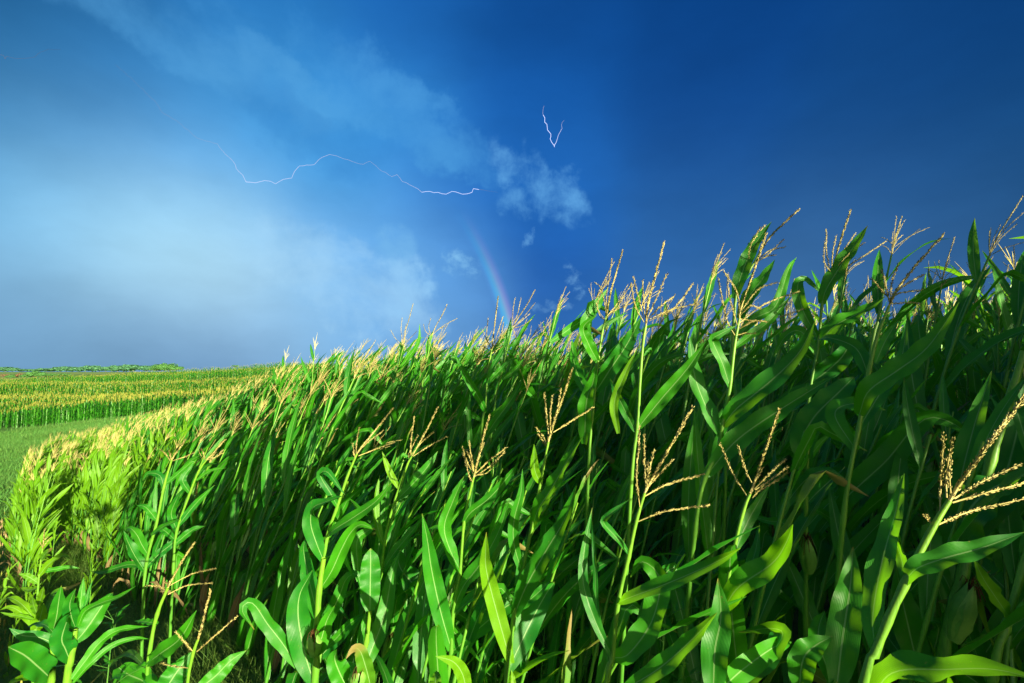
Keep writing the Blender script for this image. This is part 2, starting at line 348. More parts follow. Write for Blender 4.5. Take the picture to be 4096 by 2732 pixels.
# ------------------------------------------------------------------ terrain
DU = np.array([-.75, .661]); DV = np.array([.661, .75])
CP = np.array([  # x, y, height below or above the lens
    (0, 0, -1.85), (2, 0, -1.7), (-2, 0, -2.1), (0, -6, -1.9), (6, -6, -1.3), (10, 0, -.9), (10, -10, -1.0), (-8, -8, -3.2), (16, -14, -.6),
    (-1, 1.5, -1.95), (-1.9, 2.1, -2.0), (-1.6, 1.0, -2.0), (.14, 3.3, -1.8), (.8, 2.4, -1.75), (2.3, 2, -1.7), (-1.1, 5, -1.75), (-3.5, 8, -1.75), (-5.8, 12, -1.9), (-4, 4.5, -2.75), (-5, 5.5, -3.0),
    (-9, 15, -2.6), (-13.3, 18, -3.5), (-10.7, 10, -4.3), (-15.4, 15, -4.6), (-20, 24, -4.9), (-10, 4, -4.4), (-14, 8, -4.9), (-24, 34, -4.9),
    (2, 8, -1.7), (6, 8, -1.5), (10, 15, -1.4), (0, 15, -1.7), (-4, 20, -2.0), (0, 40, -2.2), (-10, 30, -2.6),
    (-22, 16, -5.2), (-30, 27, -5.3), (-58, 52, -6.5), (-42, 48, -5.1), (-34, 46, -4.3), (-55, 42, -6.6), (-73, 90, -5.0), (-60, 67, -5.2), (-45, 60, -5.2), (-30, 60, -4.4),
    (-170, 150, -5.6), (-110, 140, -2.4), (-130, 160, -2.8), (-74, 150, .6), (-90, 150, -.9), (0, 150, 1.0), (60, 60, 0.), (80, 150, 1.), (-120, 100, -5.4), (-60, 110, -1.9), (-95, 125, -3.0),
    (-300, 260, -9.), (-200, 260, -7), (-100, 260, -3), (-40, 260, 0), (0, 300, -1), (200, 300, -1), (-600, 500, -9), (-300, 600, -7), (0, 600, -6), (600, 500, -4),
    (-1300, 1200, -6.), (-400, 1300, -5), (400, 1300, -5), (-40, -60, -4), (60, -60, -1), (0, -300, -2), (-300, 0, -6), (300, 0, -2), (-1500, -200, -6), (1500, 0, -4), (0, -1500, -5)], float)
def _ph(r): return r * (1 - np.exp(-r / .8))
_n = len(CP); _K = _ph(np.linalg.norm(CP[:, None, :2] - CP[None, :, :2], axis=2)) - np.eye(_n) * .25
_Am = np.zeros((_n + 1, _n + 1)); _Am[:_n, :_n] = _K; _Am[:_n, _n] = 1; _Am[_n, :_n] = 1
_w = np.linalg.solve(_Am, np.r_[CP[:, 2], 0])
E1 = np.array([-42., 48.]); ED = norm(np.array([.97, -.24])); EN = np.array([.24, .97])
def H(x, y):
    x = np.atleast_1d(np.asarray(x, float)); y = np.atleast_1d(np.asarray(y, float)); out = np.empty(len(x))
    for i in range(0, len(x), 20000):
        xs, ys = x[i:i + 20000], y[i:i + 20000]
        r = np.hypot(xs[:, None] - CP[None, :, 0], ys[:, None] - CP[None, :, 1]); out[i:i + 20000] = _ph(r) @ _w[:-1] + _w[-1]
    return out
def H1(x, y): return float(H([x], [y])[0])
_rad = np.r_[0, np.geomspace(.35, 9000, 170)]; _az = np.radians(np.arange(0, 361, 1.5))
_gx = (_rad[:, None] * np.sin(_az)[None]).ravel(); _gy = (_rad[:, None] * np.cos(_az)[None]).ravel(); _gz = H(_gx, _gy)
_rr = np.hypot(_gx, _gy); _gz = np.where(_rr > 1400, -5.5 + (_gz + 5.5) * np.clip(1 - (_rr - 1400) / 800, 0, 1), _gz)
A_ = np.zeros((len(_gx), 3))
gr = link('ground', mk_mesh('ground', np.stack([_gx, _gy, _gz], 1), strip_faces(len(_rad), len(_az)), A_, M['ground'])); tag(gr, kind='structure')

def bend(u, v):
    v2 = v + .010 * np.maximum(0, u - 15) ** 2 * (u > 15)
    return u * DU[0] + v2 * DV[0], u * DU[1] + v2 * DV[1]

WIND = norm(np.array([.93, .30, 0]))
# ------------------------------------------------------------------ traced plants of the front rows
CROP = {1: (0, 1300, .9136), 2: (1200, 1500, .7855), 3: (2200, 1500, .7857), 4: (3000, 1500, .7857), 6: (2100, 800, .849), 7: (1000, 1100, .5955), 8: (0, 2300, .2977), 9: (900, 2100, .403)}
def px(c, p, Y):
    x0, y0, s = CROP[c]; return at(x0 + p[0] * s, y0 + p[1] * s, Y)
rg = random.Random(7)
def hero(c, Y, label, stalk, tassel=None, leaves=(), r=.0085, r1=.0045, ear=None, mats='leaf', group=None, extra=None, tdetail=1.0):
    """stalk, leaves and tassel are outlines in the plane of the plant; the plant stands on the ground at its own distance"""
    s = CROP[c][2]; S = [px(c, p, Y) for p in stalk]
    d = S[0] - S[1]; k = d[:2] / max(1e-3, -d[2]) if d[2] < 0 else np.zeros(2)
    k = k * .55 + np.array([0, .04])
    z0 = H1(S[0][0], S[0][1]); drop = S[0][2] - z0
    full = list(S); nb = 0
    if drop > .05:
        b = np.array([S[0][0] + k[0] * drop, S[0][1] + k[1] * drop, 0]); b[2] = H1(b[0], b[1]) - .02
        mid = (S[0] + b) / 2; mid[:2] = S[0][:2] * .55 + b[:2] * .45; full = [b, mid] + list(S)
    base = full[0].copy(); e = bpy.data.objects.new('corn_plant', None); C.objects.link(e); e.location = base; e.empty_display_size = .1
    tag(e, label, 'corn plant', group or 'corn plants of the front rows')
    full = np.array(full) - base; L = np.r_[0, np.cumsum(np.linalg.norm(np.diff(full, axis=0), axis=1))]
    nodes = [l / L[-1] for l in L[1:-1]]
    r *= .86; r1 *= .86; rb = max(r * 1.3, .009)
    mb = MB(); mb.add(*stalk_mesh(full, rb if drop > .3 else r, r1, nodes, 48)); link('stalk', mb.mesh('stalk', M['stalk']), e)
    for lf in leaves:
        pts, w = lf[0], lf[1]; o = dict(lf[2]) if len(lf) > 2 else {}
        dY = o.pop('d', rg.uniform(-.10, .10)); m_ = o.pop('m', mats); n = len(pts)
        P = [px(c, p, Y + dY * (i / (n - 1))) for i, p in enumerate(pts)]
        up = -norm(P[n // 2]) + np.array([0, 0, .35]); tw = o.pop('tw', (rg.uniform(-.5, .5), rg.uniform(-.6, .6)))
        mb = MB(); mb.add(*leaf(np.array(P) - base, w * s * Y / F * 1.08, up, nseg=24, ncross=7, twist=tw, rng=rg, **dict(dict(ruffle=.17), **o)))
        link('leaf', mb.mesh('leaf', M[m_]), e)
    if tassel:
        T = []
        for seg in tassel:
            P = [px(c, p, Y + (0 if i == 0 else rg.uniform(-.05, .05))) for i, p in enumerate(seg)]
            T.append(np.array(P) - base)
        if len(T[0]) and np.linalg.norm(T[0][0] - full[-1]) > .001:
            T.append(np.array([full[-1], T[0][0]]) if False else np.array([full[-1] * .98 + full[-2] * .02, T[0][0]]))
        link('tassel', tassel_mesh('tassel', T[0], T[1:], tdetail, rg), e)
    if ear:
        p = px(c, ear[0], Y - .01); q = px(c, ear[1], Y - .03); h, sk = ear_meshes(p - base, q - p, min(.2, np.linalg.norm(q - p)))
        ho = link('ear', h, e); link('silk', sk, ho)
    return e
L2_ = dict
hero(3, 1.2, 'corn plant with five-fingered tan tassel and a thin leaf bent into a hook', [(290, 1568), (318, 1440), (347, 1160), (403, 912), (440, 740), (482, 600)],
     [[(482, 600), (510, 545), (610, 370), (725, 165)], [(458, 680), (440, 520), (450, 380), (455, 265)], [(488, 585), (480, 420), (480, 310)], [(492, 575), (510, 470), (527, 390)], [(500, 570), (560, 500), (620, 435)], [(482, 618), (600, 555), (780, 505)], [(450, 745), (600, 690), (810, 665)], [(490, 560), (500, 480), (498, 440)]],
     [([(403, 912), (340, 830), (275, 755), (295, 715), (410, 630)], 34, L2_(d=-.05)), ([(347, 1160), (400, 1135), (600, 1060), (850, 950), (972, 880)], 62, L2_(d=-.25, tw=(.35, -.2))),
      ([(315, 1430), (225, 1240), (170, 1060), (175, 890), (215, 675)], 50, L2_(d=.1)), ([(300, 1470), (240, 1200), (230, 1000), (210, 700)], 26, L2_(d=.2)), ([(318, 1440), (400, 1420), (520, 1250), (560, 1040), (470, 950), (410, 1030)], 120, L2_(d=.15, tw=(.2, .5)))], r=.0085)
hero(3, 1.3, 'corn plant whose tassel has one thick upright spike and three parallel fingers', [(890, 1200), (935, 900), (985, 690), (1018, 605)],
     [[(1018, 605), (1040, 550), (1100, 370), (1165, 180)], [(1000, 612), (930, 500), (865, 350)], [(1027, 548), (990, 470), (960, 365)], [(1040, 580), (1120, 500), (1200, 428)], [(1045, 585), (1130, 530), (1208, 468)], [(1045, 602), (1140, 545), (1212, 493)], [(1040, 545), (1062, 510), (1082, 475)], [(1030, 625), (1060, 590), (1090, 560)]],
     [([(885, 1190), (960, 1080), (1130, 960), (1200, 860), (1237, 760)], 105, L2_(d=-.15, tw=(.1, .3))), ([(945, 890), (1000, 760), (1060, 650), (1118, 560)], 55, L2_(d=.05)), ([(900, 1010), (960, 880), (1005, 815)], 16, {}), ([(880, 1230), (960, 1120), (1040, 920), (1068, 750)], 70, L2_(d=.3))], r=.008)
hero(4, .86, 'nearest corn plant with a long thick tassel spike leaning far over, finger branches pointing sideways', [(560, 1660), (640, 1410), (710, 1230), (790, 1060), (850, 930), (940, 760), (1015, 640)],
     [[(1015, 640), (1050, 580), (1200, 370), (1395, 115)], [(968, 695), (970, 560), (985, 303)], [(1000, 625), (1000, 500), (1030, 320)], [(1020, 600), (1015, 520), (1018, 430)], [(1040, 630), (1180, 545), (1375, 455)], [(1030, 650), (1200, 600), (1400, 550)], [(940, 770), (1120, 695), (1400, 630)], [(930, 768), (912, 740), (893, 716)]],
     [([(785, 1055), (850, 985), (1000, 930), (1180, 880), (1400, 800)], 95, L2_(d=-.05, tw=(.25, .1))), ([(640, 1400), (625, 1230), (670, 960), (735, 720), (785, 500)], 105, L2_(d=.1, tw=(.5, .2))), ([(790, 1050), (770, 930), (735, 830), (720, 720), (775, 510)], 60, L2_(d=.12, tw=(.6, .6)))], r=.0095, r1=.005)
hero(4, .95, 'corn plant at the frame corner, its broad arched blade crossing low over the others', [(500, 1750), (560, 1650), (640, 1600)], None,
     [([(600, 1700), (720, 1520), (1000, 1500), (1250, 1500), (1500, 1560)], 130, L2_(d=-.2, tw=(.5, .5))), ([(610, 1700), (480, 1640), (380, 1620)], 70, {})], r=.012)
hero(4, 1.15, 'thick-jointed corn plant with one bright yellow-green blade hanging down beside it', [(1240, 1520), (1300, 1290), (1395, 960), (1440, 800)], None,
     [([(1335, 1255), (1270, 1160), (1190, 1040), (1140, 935)], 66, L2_(d=-.1, m='leaf_pale')), ([(1395, 960), (1480, 700), (1520, 400)], 80, {}), ([(1290, 1330), (1400, 1200), (1500, 1150)], 60, {})], r=.011, r1=.008)
hero(4, 1.3, 'stout corn plant carrying a green ear with dark brown silk on its stalk', [(985, 1420), (1045, 1150), (1090, 985), (1160, 700), (1230, 420), (1330, 100), (1395, -120)], None,
     [([(1045, 880), (1100, 720), (1200, 600), (1395, 500)], 190, L2_(d=-.05, tw=(.3, .5))), ([(1130, 850), (1250, 660), (1350, 330), (1400, 40)], 150, L2_(d=.15)), ([(1060, 1190), (1000, 1050), (900, 880), (900, 760)], 60, L2_(d=.1)), ([(1100, 960), (1060, 640), (1130, 300), (1230, -20)], 100, L2_(d=.2))], r=.014, r1=.010, ear=((1035, 1350), (1120, 1090)))
hero(4, 1.7, 'tall corn plant with a wide blade folding over halfway into a drooping tip', [(425, 1250), (437, 1030), (458, 755), (505, 500), (548, 330), (570, 210), (600, 0), (630, -210), (650, -270)], None,
     [([(462, 745), (480, 640), (560, 560), (700, 430), (830, 272), (930, 215), (1060, 262), (1172, 362)], 105, L2_(d=-.25, tw=(.2, -.4))), ([(568, 212), (610, 120), (700, 40), (790, -30), (870, -130)], 88, L2_(d=-.2)), ([(437, 1030), (400, 960), (420, 880), (560, 720), (660, 610)], 95, L2_(d=.1)), ([(505, 480), (530, 400), (620, 300), (700, 110)], 90, L2_(d=.1)), ([(437, 1040), (510, 1000), (490, 820), (380, 710), (260, 665), (150, 655)], 42, L2_(d=-.1)), ([(548, 330), (500, 300), (440, 200), (430, 170)], 60, {})], r=.011, r1=.006)
hero(4, 1.55, 'corn plant with a broad dark blade standing upright on a thin stalk', [(285, 1250), (285, 860), (285, 660), (292, 465), (300, 300)], None,
     [([(285, 465), (270, 330), (330, 210), (450, 90), (530, 10)], 120, L2_(d=.1, tw=(.1, .1), blunt=True)), ([(150, 725), (210, 620), (300, 520), (390, 485), (492, 530)], 62, L2_(d=-.1, tw=(.4, .4))), ([(285, 860), (180, 760), (80, 740), (-30, 700)], 40, L2_(d=.2)), ([(355, 1340), (285, 1170), (225, 1030), (160, 880)], 78, L2_(d=.1)), ([(285, 660), (340, 600), (480, 470), (620, 330)], 70, L2_(d=.3))], r=.011, ear=((300, 1000), (292, 840)))
hero(4, 1.15, 'corn plant with a wide glossy blade that ends in a bright white glint', [(380, 1760), (420, 1600), (440, 1560)], None,
     [([(440, 1600), (470, 1350), (510, 1080), (525, 875)], 135, L2_(d=.1, tw=(-.1, .1), fold=.35)), ([(440, 1600), (360, 1400), (350, 1290), (380, 1200)], 90, L2_(d=.2)), ([(250, 1600), (270, 1450), (330, 1380), (420, 1330)], 110, {})], r=.013)
hero(4, 1.35, 'corn plant with a pair of broad hanging blades low between the stout stalks', [(900, 1760), (880, 1600), (870, 1500)], None,
     [([(870, 1560), (810, 1300), (770, 1120), (745, 980)], 130, L2_(d=.0)), ([(880, 1560), (960, 1300), (900, 1240), (1005, 1275)], 60, {}), ([(760, 900), (800, 1010), (860, 1160), (940, 1230)], 100, L2_(d=.3)), ([(870, 1540), (700, 1330), (620, 1150), (560, 1100)], 100, L2_(d=.4))], r=.013)
hero(3, 1.0, 'short corn plant with two upright blades lit yellow at the bottom edge', [(800, 1800), (820, 1640), (830, 1600)], None,
     [([(830, 1640), (840, 1400), (870, 1230), (855, 1035)], 118, L2_(d=.05, tw=(0, .1))), ([(380, 1600), (560, 1490), (740, 1330), (850, 1210)], 78, L2_(d=-.1)), ([(830, 1640), (980, 1500), (1150, 1380), (1230, 1360)], 100, L2_(d=.2)), ([(820, 1660), (1000, 1560), (1180, 1340), (1130, 1290), (960, 1310)], 110, L2_(d=.3, tw=(.3, .5)))], r=.013)
hero(6, 1.55, 'tall corn plant topped by a long straight tassel spike, folded leaf at its shoulder', [(800, 1560), (850, 1300), (905, 1200), (930, 1060), (965, 885), (985, 700), (1010, 560)],
     [[(1010, 560), (1020, 500), (1080, 330), (1135, 160)], [(990, 640), (950, 560), (910, 370)], [(1000, 590), (960, 440), (955, 350)], [(1010, 550), (1000, 440), (940, 340)], [(1010, 580), (1130, 490), (1290, 430)], [(1005, 610), (1080, 570), (1140, 575)], [(1003, 635), (1040, 630), (1085, 628)], [(1020, 520), (1100, 420), (1190, 390)], [(1012, 545), (1060, 500), (1110, 510)], [(1010, 560), (1130, 570), (1310, 515)]],
     [([(965, 880), (930, 770), (885, 665), (905, 640), (1000, 590)], 50, L2_(d=-.05)), ([(935, 1060), (1000, 980), (1150, 860), (1290, 720), (1367, 568)], 92, L2_(d=-.15, tw=(.1, .3))), ([(985, 700), (1060, 640), (1150, 570), (1255, 450)], 40, L2_(d=.0)), ([(925, 1120), (860, 990), (800, 830), (775, 640)], 72, L2_(d=.1)), ([(880, 1240), (960, 1080), (1100, 940), (1160, 900)], 60, L2_(d=.2)), ([(860, 1290), (1000, 1130), (1230, 970), (1470, 822)], 90, L2_(d=-.1))], r=.010, r1=.005)
hero(6, 1.5, 'slender corn plant with the single tallest bare tassel spike left of the big bent leaf', [(500, 1350), (530, 1060), (545, 800), (560, 640), (570, 590)],
     [[(570, 590), (578, 500), (615, 350), (655, 200)], [(560, 560), (540, 480), (510, 362)], [(565, 545), (556, 450), (555, 380)], [(560, 575), (520, 500), (500, 395)], [(590, 560), (680, 520), (800, 490)], [(580, 560), (640, 500), (700, 455)], [(585, 570), (700, 510), (790, 395)], [(575, 560), (620, 460), (668, 350)]],
     [([(535, 1070), (640, 940), (760, 800), (852, 668)], 62, L2_(d=-.1)), ([(560, 735), (590, 700), (600, 712)], 12, {}), ([(520, 1090), (440, 930), (400, 840)], 40, {}), ([(440, 1100), (420, 960), (470, 820), (530, 700)], 36, L2_(m='leaf_pale'))], r=.0085)
hero(6, 1.95, 'corn plant with bright split leaves and a feathery tassel left of the slender spike', [(300, 1250), (320, 1000), (345, 765), (365, 620), (385, 540)],
     [[(385, 540), (400, 450), (430, 340), (460, 240)], [(375, 560), (340, 500), (385, 370)], [(380, 540), (385, 440), (410, 280)], [(385, 550), (450, 470), (500, 400)], [(380, 560), (440, 500), (470, 440)], [(378, 570), (350, 540), (335, 480)], [(385, 545), (420, 520), (520, 480)], [(385, 540), (360, 420), (330, 390)]],
     [([(345, 765), (300, 680), (275, 600), (340, 540)], 46, L2_(d=-.1)), ([(335, 900), (400, 800), (480, 680), (550, 545)], 72, L2_(d=-.1)), ([(280, 1150), (290, 950), (320, 860), (335, 770)], 66, {}), ([(345, 760), (280, 600), (330, 500), (395, 410)], 50, L2_(d=.1)), ([(120, 670), (220, 600), (330, 520), (380, 440)], 40, L2_(d=.2)), ([(325, 960), (240, 800), (220, 650)], 50, L2_(d=.3))], r=.010)
hero(6, 1.35, 'corn plant leaning hard, with a heavy oblique tassel above one huge sunlit blade', [(1500, 1500), (1575, 1060), (1622, 800), (1660, 640), (1715, 500)],
     [[(1715, 500), (1740, 440), (1840, 310), (1970, 165)], [(1720, 470), (1760, 440), (1870, 425)], [(1725, 490), (1780, 485), (1860, 485)], [(1715, 480), (1700, 400), (1680, 330)], [(1720, 470), (1730, 380), (1760, 300)], [(1725, 460), (1790, 400), (1880, 350)], [(1720, 470), (1660, 400), (1630, 370)]],
     [([(1575, 1010), (1620, 900), (1760, 800), (1900, 690), (2045, 480)], 92, L2_(d=-.15, tw=(.1, .3))), ([(1650, 770), (1700, 660), (1760, 565)], 42, {}), ([(1560, 1180), (1460, 1010), (1550, 960), (1700, 990)], 80, L2_(d=.2)), ([(1620, 830), (1560, 700), (1440, 650), (1380, 660)], 60, L2_(d=.2)), ([(1570, 1080), (1680, 900), (1770, 760), (1800, 560)], 60, L2_(d=.25))], r=.010)
hero(6, 1.9, 'corn plant with a knife-shaped blade rising past a many-branched tassel', [(1330, 1000), (1380, 700), (1400, 490), (1430, 400), (1445, 350)],
     [[(1445, 350), (1470, 250), (1500, 150), (1533, 48)], [(1440, 350), (1420, 240), (1420, 140)], [(1445, 340), (1450, 250), (1465, 170)], [(1450, 340), (1520, 260), (1600, 200)], [(1450, 330), (1500, 240), (1555, 160)], [(1445, 345), (1410, 290), (1412, 200)], [(1450, 350), (1540, 300), (1700, 195)]],
     [([(1400, 490), (1420, 420), (1500, 290), (1570, 190), (1615, 120)], 66, L2_(d=-.05, tw=(.3, .3))), ([(1375, 640), (1310, 520), (1285, 400), (1330, 380), (1400, 445)], 52, {}), ([(1380, 700), (1450, 600), (1600, 520), (1700, 455)], 70, L2_(d=-.1)), ([(1370, 720), (1300, 620), (1230, 640), (1170, 740)], 46, L2_(d=.1)), ([(1350, 860), (1430, 800), (1500, 730), (1560, 620)], 80, {})], r=.010)
hero(6, 1.75, 'corn plant with a flag leaf standing straight up beside its split tassel', [(960, 900), (975, 700), (985, 560), (1000, 420), (1060, 330), (1110, 240)],
     [[(1110, 240), (1150, 180), (1220, 110), (1290, 45)], [(1060, 320), (1060, 220), (1130, 120)], [(1080, 300), (1140, 260), (1220, 185)], [(1075, 300), (1130, 270), (1180, 258)], [(1085, 290), (1150, 240), (1222, 222)], [(1060, 330), (1045, 230), (1110, 130)]],
     [([(990, 465), (1010, 380), (1060, 250), (1110, 170), (1162, 102)], 60, L2_(d=-.05, tw=(.1, .2))), ([(1010, 560), (1060, 450), (1120, 370), (1178, 280)], 62, L2_(d=.1)), ([(1000, 650), (1080, 560), (1180, 500), (1240, 330), (1280, 270)], 50, L2_(d=.2))], r=.009)
hero(2, 1.9, 'corn plant with a folded upper leaf and thick slanting tassel spike on a bright stalk', [(90, 1620), (85, 1440), (88, 1260), (103, 1090), (140, 820), (190, 670), (240, 520), (290, 400)],
     [[(290, 400), (320, 360), (400, 260), (470, 172)], [(285, 400), (290, 330), (302, 268)], [(300, 385), (360, 330), (425, 283)], [(298, 412), (380, 380), (480, 342)], [(280, 425), (275, 400), (268, 350)]],
     [([(192, 672), (160, 610), (105, 515), (140, 495), (230, 612)], 38, L2_(d=-.1)), ([(140, 820), (170, 790), (280, 720), (390, 640), (465, 548)], 50, L2_(d=-.15)), ([(118, 940), (85, 860), (55, 760), (65, 680), (120, 650), (220, 615)], 70, L2_(d=-.1, tw=(0, .5))), ([(100, 1095), (160, 1000), (210, 890), (260, 800), (312, 762), (390, 790)], 66, L2_(d=-.1)), ([(60, 1440), (110, 1300), (190, 1150), (235, 1040), (290, 1015), (315, 1110)], 62, {}), ([(95, 1260), (50, 1150), (30, 980), (-10, 860)], 70, L2_(d=.05)), ([(90, 1450), (200, 1330), (300, 1240), (350, 1220)], 60, L2_(d=.1))], r=.011, r1=.005, ear=((88, 1460), (78, 1310)))
hero(9, 1.7, 'corn plant with the broadest torn blade, half in shade, white midrib and dark silk', [(870, 1750), (905, 1400), (915, 1000), (935, 640), (980, 330)], None,
     [([(880, 1560), (800, 1300), (730, 950), (740, 700), (830, 520), (870, 450)], 215, L2_(d=.0, tw=(0, .15))), ([(930, 940), (870, 700), (820, 480), (780, 250), (800, 130)], 140, L2_(d=.2)), ([(880, 1310), (950, 1150), (1010, 950), (1090, 800)], 140, L2_(d=-.05)), ([(720, 1400), (560, 1160), (420, 980), (300, 800), (220, 770), (170, 850), (290, 1040)], 125, L2_(d=-.1, tw=(.4, .5)))], r=.016, r1=.010, ear=((890, 1280), (885, 1100)))
hero(9, 1.75, 'corn plant with a single round-tipped paddle leaf held upright on its stem', [(1300, 1800), (1350, 1400), (1405, 1150), (1440, 850)], None,
     [([(1440, 850), (1440, 700), (1445, 400), (1445, 232)], 175, L2_(d=.02, tw=(0, .05), blunt=True, fold=.16)), ([(1340, 1500), (1450, 1250), (1580, 900), (1660, 480), (1740, 250)], 150, L2_(d=.2)), ([(1370, 1380), (1350, 1100), (1400, 850)], 70, L2_(d=.1)), ([(960, 1250), (1100, 1130), (1240, 980), (1400, 880)], 75, L2_(d=.25))], r=.012, r1=.008)
hero(9, 1.55, 'low corn plant with two folded leaves at the bottom, one streaked yellow and torn', [(1420, 1800), (1440, 1650), (1450, 1600)], None,
     [([(1450, 1620), (1400, 1420), (1340, 1250), (1270, 1230), (1200, 1330)], 135, L2_(d=-.1, m='leaf_turning', tw=(.3, .5))), ([(1200, 1600), (1130, 1450), (1090, 1330), (1110, 1235)], 180, L2_(d=-.05)), ([(1250, 1600), (1250, 1450), (1200, 1350)], 130, L2_(d=.1))], r=.013, ear=((1300, 1600), (1330, 1450)))
hero(2, 2.0, 'corn plant whose tassel spike stands between two narrow leaves, behind the paddle leaf', [(395, 1180), (415, 1000), (440, 800), (490, 620), (540, 470), (572, 410)],
     [[(572, 410), (600, 360), (650, 270), (700, 168)], [(565, 420), (566, 330), (582, 215)], [(575, 400), (620, 340), (680, 292)], [(575, 415), (660, 360), (745, 315)], [(560, 430), (555, 400), (600, 310)]],
     [([(490, 640), (560, 570), (640, 480), (702, 388)], 56, {}), ([(500, 575), (455, 490), (418, 390)], 30, L2_(m='leaf_pale')), ([(425, 862), (395, 770), (385, 650), (405, 510)], 36, L2_(m='leaf_pale')), ([(355, 1360), (400, 1100), (480, 800), (560, 600)], 62, L2_(d=.15)), ([(300, 1050), (290, 850), (350, 790), (440, 700)], 50, {}), ([(420, 990), (500, 880), (600, 760), (640, 700)], 44, {}), ([(700, 1200), (600, 1090), (510, 980), (500, 880)], 105, L2_(d=.1, blunt=True))], r=.010)
hero(2, 1.6, 'corn plant with an open fan-shaped tassel and a long glossy lance leaf', [(752, 1568), (770, 1400), (780, 1210), (815, 1000), (835, 750), (870, 580), (885, 520)],
     [[(885, 520), (905, 440), (930, 330), (965, 208)], [(880, 500), (850, 440), (828, 370)], [(882, 490), (868, 430), (850, 385)], [(885, 490), (870, 400), (860, 340)], [(885, 510), (960, 440), (1050, 368)], [(885, 520), (960, 470), (1040, 395)], [(880, 545), (860, 510), (832, 400)], [(890, 510), (950, 500), (1005, 440)], [(888, 500), (900, 450), (935, 350)]],
     [([(835, 752), (870, 700), (960, 630), (1050, 530), (1117, 442)], 48, L2_(d=-.1)), ([(815, 995), (760, 880), (735, 770), (780, 640), (835, 515)], 62, L2_(d=-.05)), ([(778, 1205), (830, 1080), (920, 960), (1010, 800), (1065, 635)], 66, L2_(d=-.05)), ([(770, 1395), (715, 1200), (670, 990), (650, 850), (622, 705)], 84, L2_(d=-.1, tw=(0, .2), fold=.35)), ([(765, 1420), (900, 1300), (1050, 1180), (1270, 1045)], 90, L2_(d=.2)), ([(815, 1010), (760, 900), (720, 780), (640, 790)], 40, L2_(d=.1))], r=.009, r1=.004)
hero(2, 1.5, 'corn plant with the tightly bunched golden tassel and one branch pointing out alone', [(1055, 1500), (1072, 1400), (1090, 1220), (1130, 1010), (1182, 770), (1225, 550), (1265, 340)],
     [[(1265, 340), (1295, 230), (1340, 110), (1385, -30)], [(1255, 352), (1235, 310), (1203, 270)], [(1265, 300), (1255, 200), (1245, 95)], [(1275, 290), (1275, 190), (1287, 105)], [(1285, 280), (1310, 180), (1330, 70)], [(1290, 292), (1390, 230), (1490, 168)], [(1258, 370), (1240, 340), (1215, 305)]],
     [([(1225, 552), (1195, 480), (1192, 352)], 42, L2_(m='leaf_pale')), ([(1185, 770), (1215, 680), (1280, 580), (1360, 440), (1440, 312)], 74, L2_(d=-.1)), ([(1132, 1010), (1090, 860), (1090, 740), (1125, 600), (1133, 478)], 50, L2_(d=-.05)), ([(1092, 1222), (1150, 1080), (1250, 900), (1350, 730), (1412, 550)], 88, L2_(d=-.1)), ([(1075, 1470), (1000, 1200), (950, 1000), (945, 900), (950, 800)], 76, L2_(d=-.15, m='leaf_pale', tw=(0, .1))), ([(1060, 1500), (1180, 1250), (1250, 1120), (1300, 1050)], 100, L2_(d=.2)), ([(1100, 1200), (1200, 1120), (1270, 1050)], 50, L2_(d=.1))], r=.009, r1=.0045)
hero(2, 1.25, 'low corn plant whose leaf tips just reach into the bottom edge, bright lime', [(800, 1700), (830, 1640)], None,
     [([(850, 1640), (830, 1530), (780, 1460), (690, 1432)], 62, L2_(m='leaf_pale', d=-.1)), ([(680, 1640), (690, 1560), (695, 1505)], 60, L2_(m='leaf_pale')), ([(1080, 1640), (1085, 1560), (1075, 1500)], 26, L2_(m='leaf_pale'))], r=.012)
hero(1, 1.75, 'thin leaning corn plant with three-pronged tassel above the grass', [(640, 1590), (660, 1400), (690, 1260), (735, 1150)],
     [[(735, 1150), (755, 1110), (800, 1030), (850, 955)], [(730, 1165), (700, 1145), (642, 1140)], [(745, 1140), (840, 1090), (942, 1066)], [(735, 1180), (820, 1140), (928, 1130)], [(740, 1145), (730, 1130), (725, 1128)]],
     [([(645, 1480), (700, 1440), (790, 1370), (862, 1248)], 62, L2_(d=-.1)), ([(692, 1308), (640, 1300), (588, 1296)], 26, L2_(m='leaf')), ([(520, 1500), (560, 1530), (640, 1570), (660, 1640)], 95, L2_(m='leaf')), ([(640, 1500), (560, 1440), (450, 1520), (380, 1590)], 30, L2_(m='leaf_turning', d=.3))], r=.009, r1=.006)
hero(1, 1.6, 'small corn plant with a thick speckled tassel spike and two crossed prongs', [(815, 1620), (845, 1440), (868, 1375)],
     [[(868, 1375), (880, 1330), (900, 1250), (922, 1163)], [(862, 1430), (930, 1370), (1035, 1278)], [(845, 1430), (810, 1390), (770, 1345)], [(825, 1502), (760, 1492), (705, 1482)]],
     [([(860, 1600), (940, 1540), (1010, 1470), (1078, 1425)], 62, L2_(m='leaf')), ([(700, 1640), (760, 1540), (840, 1430)], 90, L2_(d=.1))], r=.0075, r1=.005)
